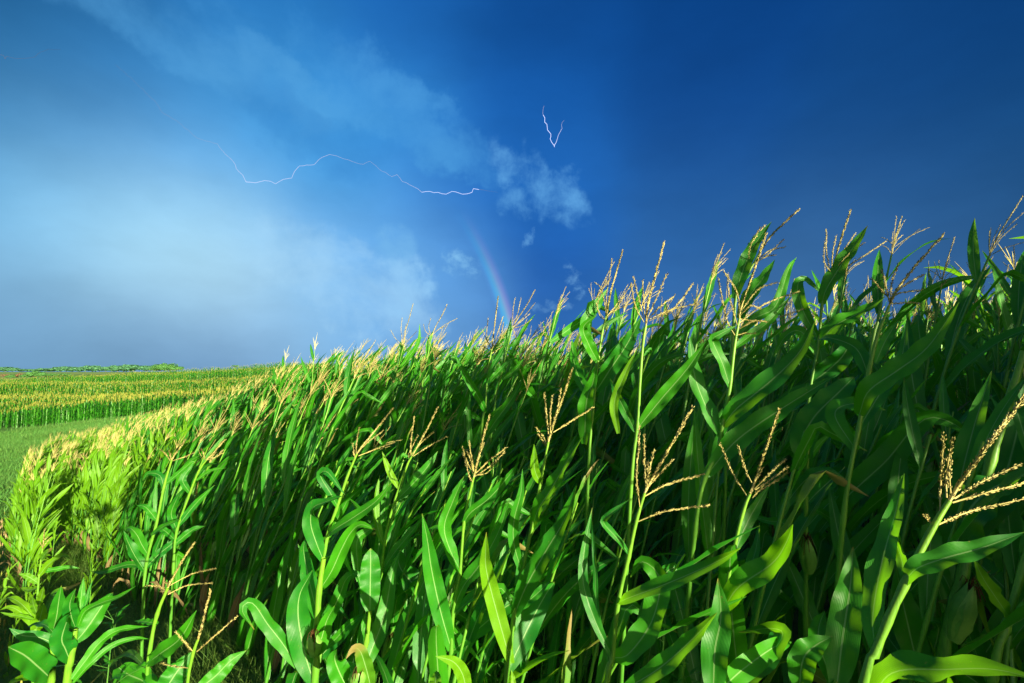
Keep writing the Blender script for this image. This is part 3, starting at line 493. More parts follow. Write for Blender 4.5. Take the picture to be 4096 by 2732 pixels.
hero(1, 2.3, 'sunlit corn plant with a slim tassel and many short bright leaves', [(625, 1275), (640, 1050), (685, 870), (720, 700), (752, 590)],
     [[(752, 590), (770, 560), (790, 535), (810, 503)], [(750, 600), (720, 560), (700, 545)], [(755, 595), (800, 580), (850, 560)], [(752, 600), (745, 570), (740, 550)]],
     [([(635, 1080), (590, 1010), (560, 950), (540, 900)], 40, L2_(m='leaf')), ([(650, 1010), (620, 960), (600, 920), (570, 890), (545, 905)], 36, L2_(m='leaf')), ([(690, 860), (640, 800), (600, 790)], 26, {}), ([(720, 720), (700, 660), (650, 650), (625, 680)], 25, {}), ([(720, 700), (770, 660), (840, 600), (855, 605)], 20, {}), ([(660, 920), (720, 880), (790, 850)], 22, {}), ([(640, 1060), (700, 1000), (760, 950), (790, 900)], 33, {}), ([(640, 1060), (560, 1050), (450, 1080), (400, 1080)], 26, L2_(d=.1))], r=.0095, r1=.005)
hero(1, 2.3, 'corn plant with slim tassel hanging right beside a long straight blade', [(760, 1050), (775, 900), (830, 740), (870, 640), (905, 590)],
     [[(905, 590), (930, 565), (960, 530), (985, 505)], [(900, 600), (890, 560), (880, 540)], [(905, 592), (940, 580), (975, 560)]],
     [([(835, 740), (800, 680), (830, 630), (850, 600)], 24, {}), ([(775, 900), (750, 830), (770, 770), (790, 730)], 30, {}), ([(860, 680), (920, 640), (990, 625)], 17, {}), ([(780, 880), (850, 790), (940, 700)], 26, {}), ([(765, 940), (720, 900), (680, 880)], 26, {}), ([(765, 960), (840, 900), (900, 880)], 29, {})], r=.008)
# short leafy plants by the grass
SH = 'short corn plants at the grass margin'
hero(8, 1.55, 'short stout corn plant without tassel, erect dark leaves around its jointed stalk', [(900, 1480), (935, 1200), (985, 950), (1010, 740)], None,
     [([(1010, 700), (960, 560), (940, 380), (1020, 180)], 140, L2_(tw=(0, .1))), ([(1020, 700), (1060, 560), (1090, 300), (1120, 30)], 90, {}), ([(1010, 900), (1150, 740), (1330, 480), (1450, 300), (1520, 235)], 200, L2_(d=.1, tw=(0, .2))), ([(1050, 680), (1150, 480), (1400, 360), (1600, 290), (1830, 145)], 80, L2_(d=-.05)), ([(940, 1150), (880, 1000), (830, 860), (900, 620), (945, 530)], 210, L2_(d=-.1)), ([(960, 1400), (1150, 1150), (1350, 900), (1600, 740), (2000, 690)], 110, L2_(d=.1)), ([(980, 1450), (1200, 1200), (1500, 950), (1800, 850), (2000, 860)], 70, L2_(d=.2)), ([(1030, 700), (1150, 400), (1200, 200), (1250, 60)], 50, {})], r=.014, r1=.009, group=SH)
hero(8, 1.6, 'short corn plant with a huge drooping oval leaf on its left side', [(690, 1400), (700, 1200), (715, 1000), (720, 850)], None,
     [([(670, 1380), (520, 1240), (330, 1080), (110, 965)], 270, L2_(d=-.15, tw=(0, .1), blunt=True)), ([(750, 970), (640, 880), (480, 830), (300, 810), (125, 715)], 130, L2_(d=-.05, tw=(.3, .3))), ([(720, 720), (760, 560), (790, 350), (825, 140)], 150, L2_(tw=(0, .1))), ([(740, 800), (620, 680), (500, 660), (360, 700)], 110, L2_(d=.05)), ([(730, 820), (800, 660), (880, 520), (960, 460)], 90, L2_(d=.1)), ([(600, 1380), (400, 1370), (200, 1420), (80, 1500)], 70, L2_(m='leaf_pale', d=-.2)), ([(700, 1280), (560, 1100), (450, 1080), (370, 1050)], 70, {})], r=.012, r1=.008, group=SH)
hero(8, 1.95, 'lime-green young corn plant with torn arched leaves in full sun beside the grass', [(470, 900), (480, 700), (520, 500), (540, 380)], None,
     [([(450, 700), (430, 560), (300, 400), (150, 310), (20, 340)], 90, L2_(m='leaf_pale')), ([(460, 720), (380, 600), (250, 480), (120, 430), (0, 470)], 70, L2_(m='leaf_pale')), ([(470, 760), (520, 640), (560, 500), (590, 380)], 130, L2_(m='leaf_pale')), ([(520, 400), (560, 280), (590, 150)], 80, L2_(m='leaf_pale')), ([(500, 540), (450, 400), (430, 290)], 70, L2_(m='leaf_pale')), ([(500, 640), (600, 520), (700, 320), (760, 220), (900, 180), (1180, 60)], 70, L2_(m='leaf_turning', d=.2)), ([(460, 600), (300, 560), (150, 540), (0, 500)], 50, L2_(m='leaf_pale'))], r=.011, r1=.007, group=SH)
hero(1, 3.4, 'lone spindly corn plant with a small pale tassel standing before the end rows', [(165, 1190), (172, 1090), (186, 980)],
     [[(186, 980), (190, 950), (193, 920), (196, 893)], [(186, 975), (175, 950), (168, 935)], [(188, 975), (205, 950), (222, 930)], [(187, 970), (195, 945), (210, 925)]],
     [([(170, 1100), (210, 1050), (270, 1010), (310, 1020)], 26, L2_(m='leaf_pale')), ([(168, 1130), (120, 1100), (80, 1090)], 24, L2_(m='leaf_pale')), ([(180, 1030), (200, 1000), (235, 975)], 20, L2_(m='leaf_turning')), ([(172, 1080), (240, 1070), (300, 1060), (350, 1065)], 18, {}), ([(175, 1150), (130, 1160), (90, 1150)], 22, L2_(m='leaf_pale'))], r=.010, r1=.005, group=SH)
SK = 'tasselled corn plants of the skyline'
hero(7, 2.7, 'corn plant with a tall rough tassel rising just before the rainbow foot', [(1560, 1000), (1580, 900), (1592, 720), (1605, 600), (1625, 500)],
     [[(1625, 500), (1635, 400), (1650, 280), (1666, 148)], [(1620, 520), (1570, 480), (1530, 480)], [(1625, 500), (1590, 420), (1600, 290)], [(1630, 490), (1680, 420), (1705, 320)], [(1622, 510), (1600, 460), (1560, 370)], [(1628, 490), (1660, 400), (1700, 280)], [(1615, 560), (1560, 570), (1530, 600)], [(1620, 530), (1680, 490), (1720, 460)]],
     [([(1582, 925), (1540, 830), (1450, 680), (1372, 520)], 46, L2_(d=-.2)), ([(1592, 730), (1650, 670), (1720, 600), (1785, 552)], 36, {}), ([(1570, 1100), (1650, 980), (1760, 830), (1835, 690)], 56, L2_(d=-.1)), ([(1560, 1000), (1490, 1150), (1470, 950), (1480, 760)], 36, {}), ([(1590, 760), (1620, 640), (1700, 500), (1740, 400)], 30, {})], r=.010, group=SK)
hero(7, 3.2, 'corn plant with a slanting tassel spike right of the rainbow foot', [(1640, 900), (1700, 620), (1750, 400), (1765, 350)],
     [[(1765, 350), (1800, 290), (1860, 200), (1912, 104)], [(1765, 350), (1765, 250), (1780, 155)], [(1770, 350), (1800, 250), (1820, 155)], [(1770, 350), (1840, 280), (1912, 190)], [(1765, 360), (1830, 340), (1890, 300)], [(1760, 370), (1800, 330), (1880, 260)]],
     [([(1700, 640), (1710, 520), (1740, 380), (1755, 280)], 40, {}), ([(1720, 600), (1780, 480), (1850, 350), (1918, 262)], 34, {}), ([(1680, 720), (1640, 600), (1620, 540)], 36, {}), ([(1690, 700), (1780, 640), (1840, 560)], 36, {})], r=.010, group=SK)
hero(7, 4.0, 'corn plant with two tassel spikes leaning apart at the skyline middle', [(1150, 800), (1190, 560), (1225, 400)],
     [[(1225, 400), (1250, 340), (1290, 270), (1323, 200)], [(1220, 410), (1200, 350), (1215, 290)], [(1225, 400), (1300, 340), (1392, 292)], [(1225, 405), (1260, 370), (1320, 340)], [(1222, 410), (1180, 380), (1165, 330)]],
     [([(1190, 560), (1200, 450), (1235, 370)], 34, {}), ([(1170, 650), (1240, 560), (1340, 480)], 30, {}), ([(1160, 700), (1120, 600), (1100, 540)], 32, {})], r=.011, group=SK)
hero(7, 4.6, 'corn plant with the tallest yellow tassel spike left of the skyline middle', [(960, 800), (1000, 600), (1035, 470)],
     [[(1035, 470), (1045, 380), (1070, 290), (1096, 193)], [(1032, 480), (1015, 380), (1022, 290)], [(1035, 480), (1080, 420), (1120, 380)], [(1030, 480), (980, 430), (945, 370)], [(1032, 470), (1035, 400), (1050, 330)]],
     [([(1000, 600), (1020, 520), (1010, 440)], 30, {}), ([(990, 650), (1060, 560), (1130, 450), (1140, 325)], 30, {}), ([(980, 700), (930, 620), (905, 590)], 32, {})], r=.012, group=SK)

# ------------------------------------------------------------------ grown plants
def grow(rng, h=2.3, det=1, nleaf=None, lean=.22, lsc=1.0):
    """one corn plant as lists of point arrays; det 1 for near plants, 0 for the mass"""
    nleaf = nleaf or rng.randint(8, 10) + (3 if lsc < 1 else 0); parts = {'leaf': [], 'dry': []}
    lean = lean * rng.uniform(.7, 1.35); ld = norm(WIND + np.array([rng.gauss(0, .22), rng.gauss(0, .22), 0]))
    tt = np.linspace(0, 1, 9); P = np.stack([ld[0] * lean * h * tt ** 1.7 + rng.gauss(0, .012) * np.sin(tt * 5), ld[1] * lean * h * tt ** 1.7 + rng.gauss(0, .012) * np.sin(tt * 4), h * tt * (1 - .5 * lean * lean * tt)], 1)
    q = np.linspace(.10, .93, nleaf) + np.array([rng.gauss(0, .008) for _ in range(nleaf)])
    parts['stalk'] = stalk_mesh(P, .013, .0048, list(q) if det else [], 44 if det else 6, 8 if det else 3)
    Ps = spline(P, 60); az = rng.random() * math.pi
    for i, qi in enumerate(q):
        p = Ps[int(qi * 59)]; ax = norm(Ps[min(59, int(qi * 59) + 2)] - p)
        az += math.pi + rng.gauss(0, .35); dh = norm(np.array([math.cos(az), math.sin(az), 0]) + .40 * WIND)
        rel = i / (nleaf - 1); Ln = (.52 + .42 * math.sin(math.pi * min(1, rel * .85 + .2))) * rng.uniform(.8, 1.12) * lsc
        w = (.046 + .041 * math.sin(math.pi * min(1, rel * .8 + .18))) * rng.uniform(.85, 1.15)
        spread = rng.uniform(.24, .50) * (1.25 - .45 * rel); d = norm(ax * math.cos(spread) + dh * math.sin(spread))
        droop = rng.choice((.0, .015, .03, .06, .14)) * (1.3 - .5 * rel); kink = rng.randint(5, 8) if rng.random() < .32 else -1
        dry = (i < 1 and rng.random() < .45); n = 11 if det else 6; pts = [p]; dd = d
        for s in range(n):
            f = s / n; g2 = droop * (0.25 + 1.5 * f) * (2.2 if dry else 1) * 11 / n
            dd = norm(dd + np.array([0, 0, -1]) * g2 + WIND * .022 * 11 / n)
            if det and s == kink: dd = norm(dd + np.array([0, 0, -1.3]) + WIND * .3)
            pts.append(pts[-1] + dd * Ln / n)
        side = np.cross(d, [0, 0, 1]); up = norm(np.cross(side, d)); up = norm(up + np.array([rng.gauss(0, .35), rng.gauss(0, .35), 0]))
        tw = (rng.gauss(0, .25), rng.gauss(0, .9)) 
        a = leaf(pts, w, up, nseg=13 if det else 6, ncross=5 if det else 3, twist=tw, ruffle=.12 if det else 0, rng=rng, fold=rng.uniform(.2, .42))
        parts['dry' if dry else 'leaf'].append(a)
    T = norm(Ps[-1] - Ps[-6]); b = Ps[-1]; sp = [b, b + T * .12, b + norm(T + WIND * .1) * rng.uniform(.26, .38)]; br = []
    for k in range(rng.randint(5, 9) if det else 5):
        a = rng.random() * 6.28; s = norm(np.cross(T, [math.cos(a), math.sin(a), .3])); o = b + T * rng.uniform(-.0, .07); e = rng.choice((.15, .25, .35, .5, .9)); l = rng.uniform(.12, .22)
        br.append([o, o + norm(T + s * e) * l * .5, o + norm(T + s * e * 1.2 + WIND * .12) * l])
    parts['spike'] = sp; parts['branches'] = br
    return parts
rv = random.Random(21)
PROTO = []
for k in range(19):
    pr = grow(rv, 2.3, 1, lean=.25 if k < 14 else .10, lsc=1.0 if k < 14 else .62)
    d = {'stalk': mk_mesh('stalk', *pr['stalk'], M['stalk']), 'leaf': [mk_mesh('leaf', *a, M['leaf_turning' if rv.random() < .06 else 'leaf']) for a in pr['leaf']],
         'dry': [mk_mesh('leaf', *a, M['leaf_dry']) for a in pr['dry']], 'tassel': tassel_mesh('tassel', pr['spike'], pr['branches'], .5, rv, 1.05)}
    if k % 3 == 0:
        A0 = pr['stalk'][0].reshape(44, 9, 3).mean(1); d['ear'] = ear_meshes(A0[18] + np.array([.012, 0, 0]), norm(np.array([.35, rv.gauss(0, .3), 1])), .19)
    PROTO.append(d)
def pale_copy(me):
    c = me.copy(); c.materials.clear(); c.materials.append(M['leaf_pale']); return c  # end rows get the leaf colour that has sunlight mixed in
PALE = [dict(d, leaf=[pale_copy(m_) for m_ in d['leaf']]) for d in PROTO[14:]]; PROTO = PROTO[:14]
def plant_obj(pr, loc, rz, s, label, group, tas=True):
    e = bpy.data.objects.new('corn_plant', None); C.objects.link(e); e.location = loc; e.rotation_euler = (0, 0, rz); e.scale = (s, s, s); e.empty_display_size = .1
    tag(e, label, 'corn plant', group)
    link('stalk', pr['stalk'], e)
    if tas: link('tassel', pr['tassel'], e)
    for m_ in pr['leaf']: link('leaf', m_, e)
    for m_ in (pr['dry'] if tas else []): o = link('leaf', m_, e); o['label'] = 'withered brown lower leaf'
    if 'ear' in pr: h = link('ear', pr['ear'][0], e); link('silk', pr['ear'][1], h)
    return e
def flat(parts, tw=.0018, tl=3):
    """a grown plant as one array with the material of each face: leaf 0, dry 1, stalk 2, tassel 3"""
    V, Fc, A, Mi = [], [], [], []; n = 0
    items = [(a, 0) for a in parts['leaf']] + [(a, 1) for a in parts['dry']] + [(parts['stalk'], 2)]
    for P in [parts['spike']] + parts['branches']:
        P = spline(P, 5); r = np.array([.5, 1.3, .9, 1.2, .3]) * tw * (1.6 if P is parts['spike'] else 1.2) * 1.3; items.append((tube(P, r, tl, .6, rv.random()), 3))
    for (v, f, a), mi in items: V.append(v); Fc.append(f + n); A.append(a); Mi.append(np.full(len(f), mi)); n += len(v)
    return np.concatenate(V), np.concatenate(Fc), np.concatenate(A), np.concatenate(Mi)
def scatter_mesh(name, variants, X, Y, Z, RZ, SC, mats, VI, SH_=None):
    Vs, Fs, As, Ms = [], [], [], []; off = 0
    for k, (V, Fc, A, Mi) in enumerate(variants):
        ids = np.where(VI == k)[0]
        if not len(ids): continue
        c, s = np.cos(RZ[ids]), np.sin(RZ[ids]); sc_ = SC[ids]
        x = (V[None, :, 0] * c[:, None] - V[None, :, 1] * s[:, None]) * sc_[:, None] + X[ids][:, None]
        y = (V[None, :, 0] * s[:, None] + V[None, :, 1] * c[:, None]) * sc_[:, None] + Y[ids][:, None]
        z = V[None, :, 2] * sc_[:, None] + Z[ids][:, None]
        Vs.append(np.stack([x, y, z], -1).reshape(-1, 3)); m_ = len(ids)
        Fs.append((Fc[None] + (np.arange(m_) * len(V))[:, None, None] + off).reshape(-1, 4)); off += m_ * len(V)
        A2 = np.repeat(A[None], m_, 0); A2[:, :, 2] = np.clip((A2[:, :, 2] * .6 + np.random.RandomState(k).rand(m_)[:, None] * .3), 0, .79); As.append(A2.reshape(-1, 3))
        Ms.append(np.tile(Mi, m_))
    me = mk_mesh(name, np.concatenate(Vs), np.concatenate(Fs), np.concatenate(As), mats)
    me.polygons.foreach_set('material_index', np.concatenate(Ms).astype(np.int32)); return me
FLAT = [flat(grow(rv, 2.3, 0, lean=.25)) for _ in range(12)]
FLATP = [flat(grow(rv, 2.3, 0, lean=.10, lsc=.62)) for _ in range(12)]
MATS = [M['leaf'], M['leaf_dry'], M['stalk'], M['tassel']]

rs = np.random.RandomState(5)
PU, PV, PK = [], [], []
for k in range(0, 30):
    v = .45 + .76 * k
    u0 = {0: 9.4, 1: .6, 2: -1}.get(k, -3.0); u1 = 46 if k < 22 else 46
    if k in (1, 2):
        for dv in (.3, -.25): u_ = np.arange(-.6, 6.0, .2); PU.append(u_ + rs.normal(0, .05, len(u_))); PV.append(v + dv + rs.normal(0, .06, len(u_))); PK.append(np.full(len(u_), 31))
    us = np.arange(u0, u1, .18 if k < 14 else .26); us = us + rs.normal(0, .035, len(us)); us = us[rs.rand(len(us)) > .05]
    PU.append(us); PV.append(v + rs.normal(0, .03, len(us))); PK.append(np.full(len(us), k))
PU, PV, PK = map(np.concatenate, (PU, PV, PK))
PX, PY = bend(PU, PV); PZ = H(PX, PY) - .02
hgt = np.select([PK == 0, PK == 1, PK == 2], [.84, .80, .80], np.where(PU < 1.2, 1.03, np.where(PU < 2.6, .98, .91))) * rs.uniform(.84, 1.09, len(PK))
dist = np.hypot(PX, PY)
extra = PK == 31; PK = np.where(extra, 2, PK)
low = (dist < 2.9) & (dist > 1.5) & (PK >= 1) & (PK <= 5)      # untasselled plants standing lower among the front rows
hgt = np.where(low, np.minimum(hgt, (np.where(PX > .4, -.12, -.42) - PZ) / 2.3 * .98), hgt)
top = PZ + 2.3 * hgt
def project(x, y, z):
    dpt = y * CF[1] + z * CF[2]; return 2048 + F * x / dpt, 1366 - F * (y * CU[1] + z * CU[2]) / dpt, dpt
sx, sy, dp = project(PX, PY, top); sy_b = project(PX, PY, PZ)[1]
inview = (dp > .3) & (sx > -350) & (sx < 4096 + 350)
keep = inview & (~extra | low) & (low | (dist > np.where(sx > 3000, 3.1, 2.7)))
pale = (PK <= 2) & (PU > 8.5)
idx = np.where(keep)[0]; order = idx[np.argsort(dist[idx])]
seen = order[(sx[order] > -60) & (sx[order] < 4150)][:254]
seen_set = set(seen.tolist())
for n_, i in enumerate(seen):
    x, y = PX[i], PY[i]
    if sy[i] < 1340 and sx[i] > 2200: lab, gp = 'tasselled corn plant of the dark stand behind the front rows, top against the sky', 'shaded corn plants behind the front rows'
    elif sx[i] > 2200: lab, gp = 'shaded corn plant deep in the stand behind the front rows, top below the skyline', 'corn plants deep in the shade'
    elif sy[i] < 1330: lab, gp = 'tasselled corn plant in the leaning ranks that slope up to the skyline middle', 'leaning corn plants below the rainbow'
    else: lab, gp = 'sunlit corn plant packed in the slope between the grass and the skyline', 'sunlit corn plants on the slope'
    if low[i]: lab, gp = 'lower corn plant showing only leaves, no tassel, between the front row stalks', 'low untasselled corn plants between the front rows'
    if pale[i]: lab, gp = 'yellow-green corn plant of the outer rows that run down beside the grass', 'yellow-green corn plants of the end rows'
    plant_obj(PALE[rs.randint(5)] if pale[i] else PROTO[rs.randint(14)], (x, y, PZ[i]), rs.normal(0, .35), float(hgt[i]), lab, gp, not low[i])
for uu, vv, ss in [(6.1, .20, .36), (6.6, .75, .42), (7.1, .30, .40), (7.6, .85, .46), (8.0, .40, .44), (8.5, .15, .40), (8.9, .60, .52), (7.3, 1.25, .50)]:
    x, y = bend(np.array(uu), np.array(vv)); plant_obj(PALE[rs.randint(5)], (float(x), float(y), H1(float(x), float(y)) - .02), rs.normal(0, .4), ss, 'stunted yellow-green corn plant, knee high, in the weedy grass before the end rows', 'stunted corn plants in the grass margin', False)
rest = np.array([i for i in idx if i not in seen_set])
# stalks upwind of the camera, outside the frame: they throw the shade that lies over the right-hand plants
ub, vb = [], []
for k in range(0, 9):
    us = np.arange(-17, -1.2 if k else -4, (.8, .17, .16)[min(k, 2)]); us = us[rs.rand(len(us)) > (.35, .1, .04)[min(k, 2)]]; ub.append(us); vb.append(np.full(len(us), .45 + .76 * k))
ub, vb = np.concatenate(ub), np.concatenate(vb); xb, yb = bend(ub, vb); _, _, _dp = project(xb, yb, H(xb, yb) + 1.5)
sb = project(xb, yb, H(xb, yb) + 2.)[0]; ok = ~((_dp > .2) & (sb > -200) & (sb < 4500)) & (np.hypot(xb, yb) > 1.6); xb, yb = xb[ok], yb[ok]
X = np.r_[PX[rest], xb]; Y = np.r_[PY[rest], yb]; Z = np.r_[PZ[rest], H(xb, yb)]; n = len(X)
S_ = np.r_[hgt[rest], rs.uniform(1.02, 1.18, len(xb))]; pl = np.r_[pale[rest], np.zeros(len(xb), bool)]; VI_ = rs.randint(0, 12, n); RZ_ = rs.normal(0, .4, n)
me = scatter_mesh('corn', FLATP, X[pl], Y[pl], Z[pl], RZ_[pl], S_[pl], [M['leaf_pale']] + MATS[1:], VI_[pl])
tag(link('corn', me), 'yellow-green end rows of corn bending away beside the grass waterway', 'corn', kind='stuff')
me = scatter_mesh('corn', FLAT, X[~pl], Y[~pl], Z[~pl], RZ_[~pl], S_[~pl], MATS, VI_[~pl])
tag(link('corn', me), 'dense mass of tasselled corn filling the field up to the hill crest', 'corn', kind='stuff')
print('corn individuals', len(seen), 'mass', n)

# ------------------------------------------------------------------ the corn field across the waterway
def small(rng):
    V, Fc, A, Mi = [], [], [], []; n = 0
    for i in range(9):
        a = rng.random() * 6.28; z = .25 + 1.5 * i / 8; r = rng.uniform(.28, .45); d = np.array([math.cos(a), math.sin(a), 0]); sd_ = np.array([-d[1], d[0], 0]) * .05
        p0 = np.array([0, 0, z]); p1 = p0 + d * r * .55 + np.array([0, 0, .3]); p2 = p0 + d * r * 1.1 + np.array([0, 0, rng.uniform(.05, .35)])
        V.append(np.array([p0 - sd_ * .6, p0 + sd_ * .6, p1 - sd_, p1 + sd_, p2 - sd_ * .15, p2 + sd_ * .15])); Fc.append(np.array([[0, 1, 3, 2], [2, 3, 5, 4]]) + n); n += 6
        q = rng.random(); A.append(np.array([[-1, 0, q], [1, 0, q], [-1, .3, q], [1, .3, q], [-1, .6, q], [1, .6, q]])); Mi.append([0, 0])
    a = rng.random() * 3; s = np.array([math.cos(a), math.sin(a), 0]) * .016
    V.append(np.array([-s * 1.2, s * 1.2, -s + [0, 0, 2.0], s + [0, 0, 2.0]])); Fc.append(np.array([[0, 1, 3, 2]]) + n); n += 4; A.append(np.array([[0, 0, .5], [0, 0, .5], [0, .3, .5], [0, .3, .5]])); Mi.append([2])
    for k in range(3):
        a = rng.random() * 6.28; e = rng.uniform(.0, .16); s = np.array([-math.sin(a), math.cos(a), 0]) * .010
        b = np.array([0, 0, 1.95]); t = b + np.array([math.cos(a) * e, math.sin(a) * e, rng.uniform(.25, .4)])
        V.append(np.array([b - s, b + s, t - s, t + s])); Fc.append(np.array([[0, 1, 3, 2]]) + n); n += 4; A.append(np.tile([[.5, .5, rng.random()]], (4, 1))); Mi.append([3])
    return np.concatenate(V), np.concatenate(Fc), np.concatenate(A), np.concatenate(Mi)
SM = [small(rv) for _ in range(10)]
fx, fy = [], []
dd = 0.0; row = 0
while dd < 150:
    st = .30 if dd < 6 else .45 if dd < 40 else .85
    ss = np.arange(-190, 60, st); ss = ss + rs.normal(0, .08, len(ss)); q = E1[None] + ED[None] * ss[:, None] + EN[None] * dd
    vis = (q[:, 0] / q[:, 1] > -1.2) & (q[:, 0] / q[:, 1] < -.38); q = q[vis & (rs.rand(len(q)) > .12)]; q = q + rs.normal(0, .10, q.shape)
    fx.append(q[:, 0]); fy.append(q[:, 1]); dd += .76 if dd < 12 else 1.0 if dd < 45 else 1.6
fx, fy = np.concatenate(fx), np.concatenate(fy); n = len(fx); fdd = (np.stack([fx, fy], 1) - E1) @ EN; fz = H(fx, fy) - .03 + .55 * np.sin(fdd * 2 * math.pi / 27 + .6) * np.clip(fdd / 12, 0, 1)
me = scatter_mesh('corn', SM, fx, fy, fz, rs.uniform(0, 6.28, n), rs.uniform(.86, 1.1, n) * (1 + .07 * np.sin(fx * .9 + 2 * np.sin(fy * .6)) + .05 * np.sin(fx * .23)), MATS[:3] + [M['tassel_far']], rs.randint(0, 10, n))
tag(link('corn', me), 'distant corn field with pale tassel rows on the rise across the grass waterway', 'corn', kind='stuff')
print('far corn', n)

# ------------------------------------------------------------------ grass
def blades(rng, nb, h, spread, w, seed=0.0):
    V, Fc, A, Mi = [], [], [], []; n = 0
    for i in range(nb):
        a = rng.random() * 6.28; r = rng.random() ** .5 * spread; o = np.array([math.cos(a) * r, math.sin(a) * r, 0]); b = rng.random() * 6.28; l = h * rng.uniform(.5, 1.2); e = rng.uniform(.1, .9)
        d = np.array([math.cos(b), math.sin(b), 0]); s = np.array([-d[1], d[0], 0]) * w
        p1 = o + d * l * e * .35 + np.array([0, 0, l * .6]); p2 = o + d * l * e + np.array([0, 0, l * (1 - .35 * e)]) + WIND * l * .2
        V.append(np.array([o - s, o + s, p1 - s * .8, p1 + s * .8, p2 - s * .1, p2 + s * .1])); Fc.append(np.array([[0, 1, 3, 2], [2, 3, 5, 4]]) + n); n += 6
        q = rng.random() * .95; A.append(np.array([[-1, .0, q], [1, .0, q], [-1, .3, q], [1, .3, q], [-1, .6, q], [1, .6, q]])); Mi.append([0, 0])
        if rng.random() < seed:
            t = p2 + np.array([0, 0, l * .16]); v_, f_, a_ = tube([p2 - d * .002, (p2 + t) / 2, t], [w * .6, w * 1.6, w * .5], 4, .6, rng.random()); V.append(v_); Fc.append(f_ + n); A.append(a_); Mi.append([1] * len(f_)); n += len(v_)
    return np.concatenate(V), np.concatenate(Fc), np.concatenate(A), np.concatenate([np.array(q) for q in Mi])
def lay_grass(x, y, var, mats, label, s0=.7, s1=1.3):
    n = len(x); me = scatter_mesh('grass', var, x, y, H(x, y) - .01, rs.uniform(0, 6.28, n), rs.uniform(s0, s1, n), mats, rs.randint(0, len(var), n))
    return tag(link('grass', me), label, 'grass', kind='stuff')
def margin(n, r0, r1, vmax, a0=-52, a1=-12):
    r = rs.uniform(r0 ** 1.2, r1 ** 1.2, n) ** (1 / 1.2); a = np.radians(rs.uniform(a0, a1, n)); x, y = r * np.sin(a), r * np.cos(a)
    v = x * DV[0] + y * DV[1]; u = x * DU[0] + y * DU[1]; ok = (v < vmax) | (u < 4.5) & (v < 2.4)
    return x[ok], y[ok]
xa, ya = margin(30000, 1.5, 14, 2.0, -54, 45); xc, yc = margin(34000, 1.8, 11, 1.0, -54, -28); x, y = np.r_[xa, xc], np.r_[ya, yc]
lay_grass(x, y, [blades(rv, 10, .22, .09, .0022, .01) for _ in range(8)], [M['grass'], M['tassel_far']], 'short dry and green grass covering the ground below the corn')
def edge_v(u): return .1 + .010 * np.maximum(0, u - 15) ** 2
r = rs.uniform(2.6 ** 1.3, 60 ** 1.3, 64000) ** (1 / 1.3); a = np.radians(rs.uniform(-52, -28, 64000)); x, y = r * np.sin(a), r * np.cos(a)
u = x * DU[0] + y * DU[1]; v = x * DV[0] + y * DV[1]; q = (np.stack([x, y], 1) - E1) @ EN; ok = (v < edge_v(u) - .15 * (r < 6)) & (q < -.4); x, y, r = x[ok], y[ok], r[ok]
nearer = r < 20
lay_grass(x[nearer], y[nearer], [blades(rv, 14, .34, .18, .0036, .12) for _ in range(8)], [M['grass'], M['tassel_far']], 'rank weedy grass with bristly seed heads along the end rows')
lay_grass(x[~nearer], y[~nearer], [blades(rv, 14, .34, .40, .012, .004) for _ in range(8)], [M['haygrass'], M['tassel_far']], 'pale green grass waterway between the two corn fields', .7, 1.4)
pat = np.sin(x * .55 + 1.3 * np.sin(y * .4)) + np.sin(y * .8 - x * .3) + rs.normal(0, .6, len(x))
ok = (r > 15) & (pat > 1.4); xt, yt = x[ok], y[ok]
lay_grass(xt, yt, [blades(rv, 14, .52, .34, .013, .01) for _ in range(8)], [M['haygrass'], M['tassel_far']], 'taller deep green tufts scattered over the grass waterway', .6, 1.4)
ok = (r > 13) & (r < 19) & (rs.rand(len(x)) < .05); xt, yt = x[ok], y[ok]
lay_grass(xt, yt, [blades(rv, 12, .55, .22, .006, .9) for _ in range(8)], [M['strawgrass'], M['seedhead']], 'ripe beige seed-headed grass just beyond the yellow-green end rows', .7, 1.3)
# stray weeds inside the dark stand
def weed(loc, h, label, seed):
    r_ = random.Random(seed); e = bpy.data.objects.new('weed', None); C.objects.link(e); e.location = loc; tag(e, label, 'weed', 'weeds between the corn stalks')
    mb = MB(); lb = MB(); main = spline([np.zeros(3), np.array([.02, 0, h * .5]), np.array([.06, -.02, h])], 14); mb.add(*tube(main, np.linspace(.004, .0015, 14), 5))
    for i in range(3, 14):
        for s in (0, 1):
            a = r_.random() * 6.28; d = np.array([math.cos(a), math.sin(a), .8]); l = h * .28 * (1.2 - i / 14); q = spline([main[i], main[i] + d * l * .5, main[i] + d * l + np.array([0, 0, -.02])], 6); mb.add(*tube(q, .0009, 4))
            for j in range(1, 6):
                b = r_.random() * 6.28; f = np.array([math.cos(b), math.sin(b), .4]); lb.add(*leaf([q[j], q[j] + f * .018, q[j] + f * .036], .011, [0, 0, 1], nseg=4, ncross=3, rng=r_))
    link('stem', mb.mesh('stem', M['weed']), e); link('foliage', lb.mesh('foliage', M['leaf']), e)
for k, (c, p, Y, h, lab) in enumerate([(2, (1200, 1150), 2.0, .55, 'feathery weed with tiny leaves in the gap behind the paddle leaf'), (3, (640, 1250), 1.75, .5, 'branching weed with spiky flower stem deep among the dark blades'), (3, (500, 1330), 1.6, .4, 'leafy low weed at the foot of the five-fingered tassel plant'), (8, (1330, 1150), 1.7, .35, 'slim weed with ladder-like sprays beside the short stout corn')]):
    P = px(c, p, Y); z = P[2] - h * .5; weed((P[0], P[1], H1(P[0], P[1])), max(h, P[2] + .15 - H1(P[0], P[1])), lab, 60 + k)

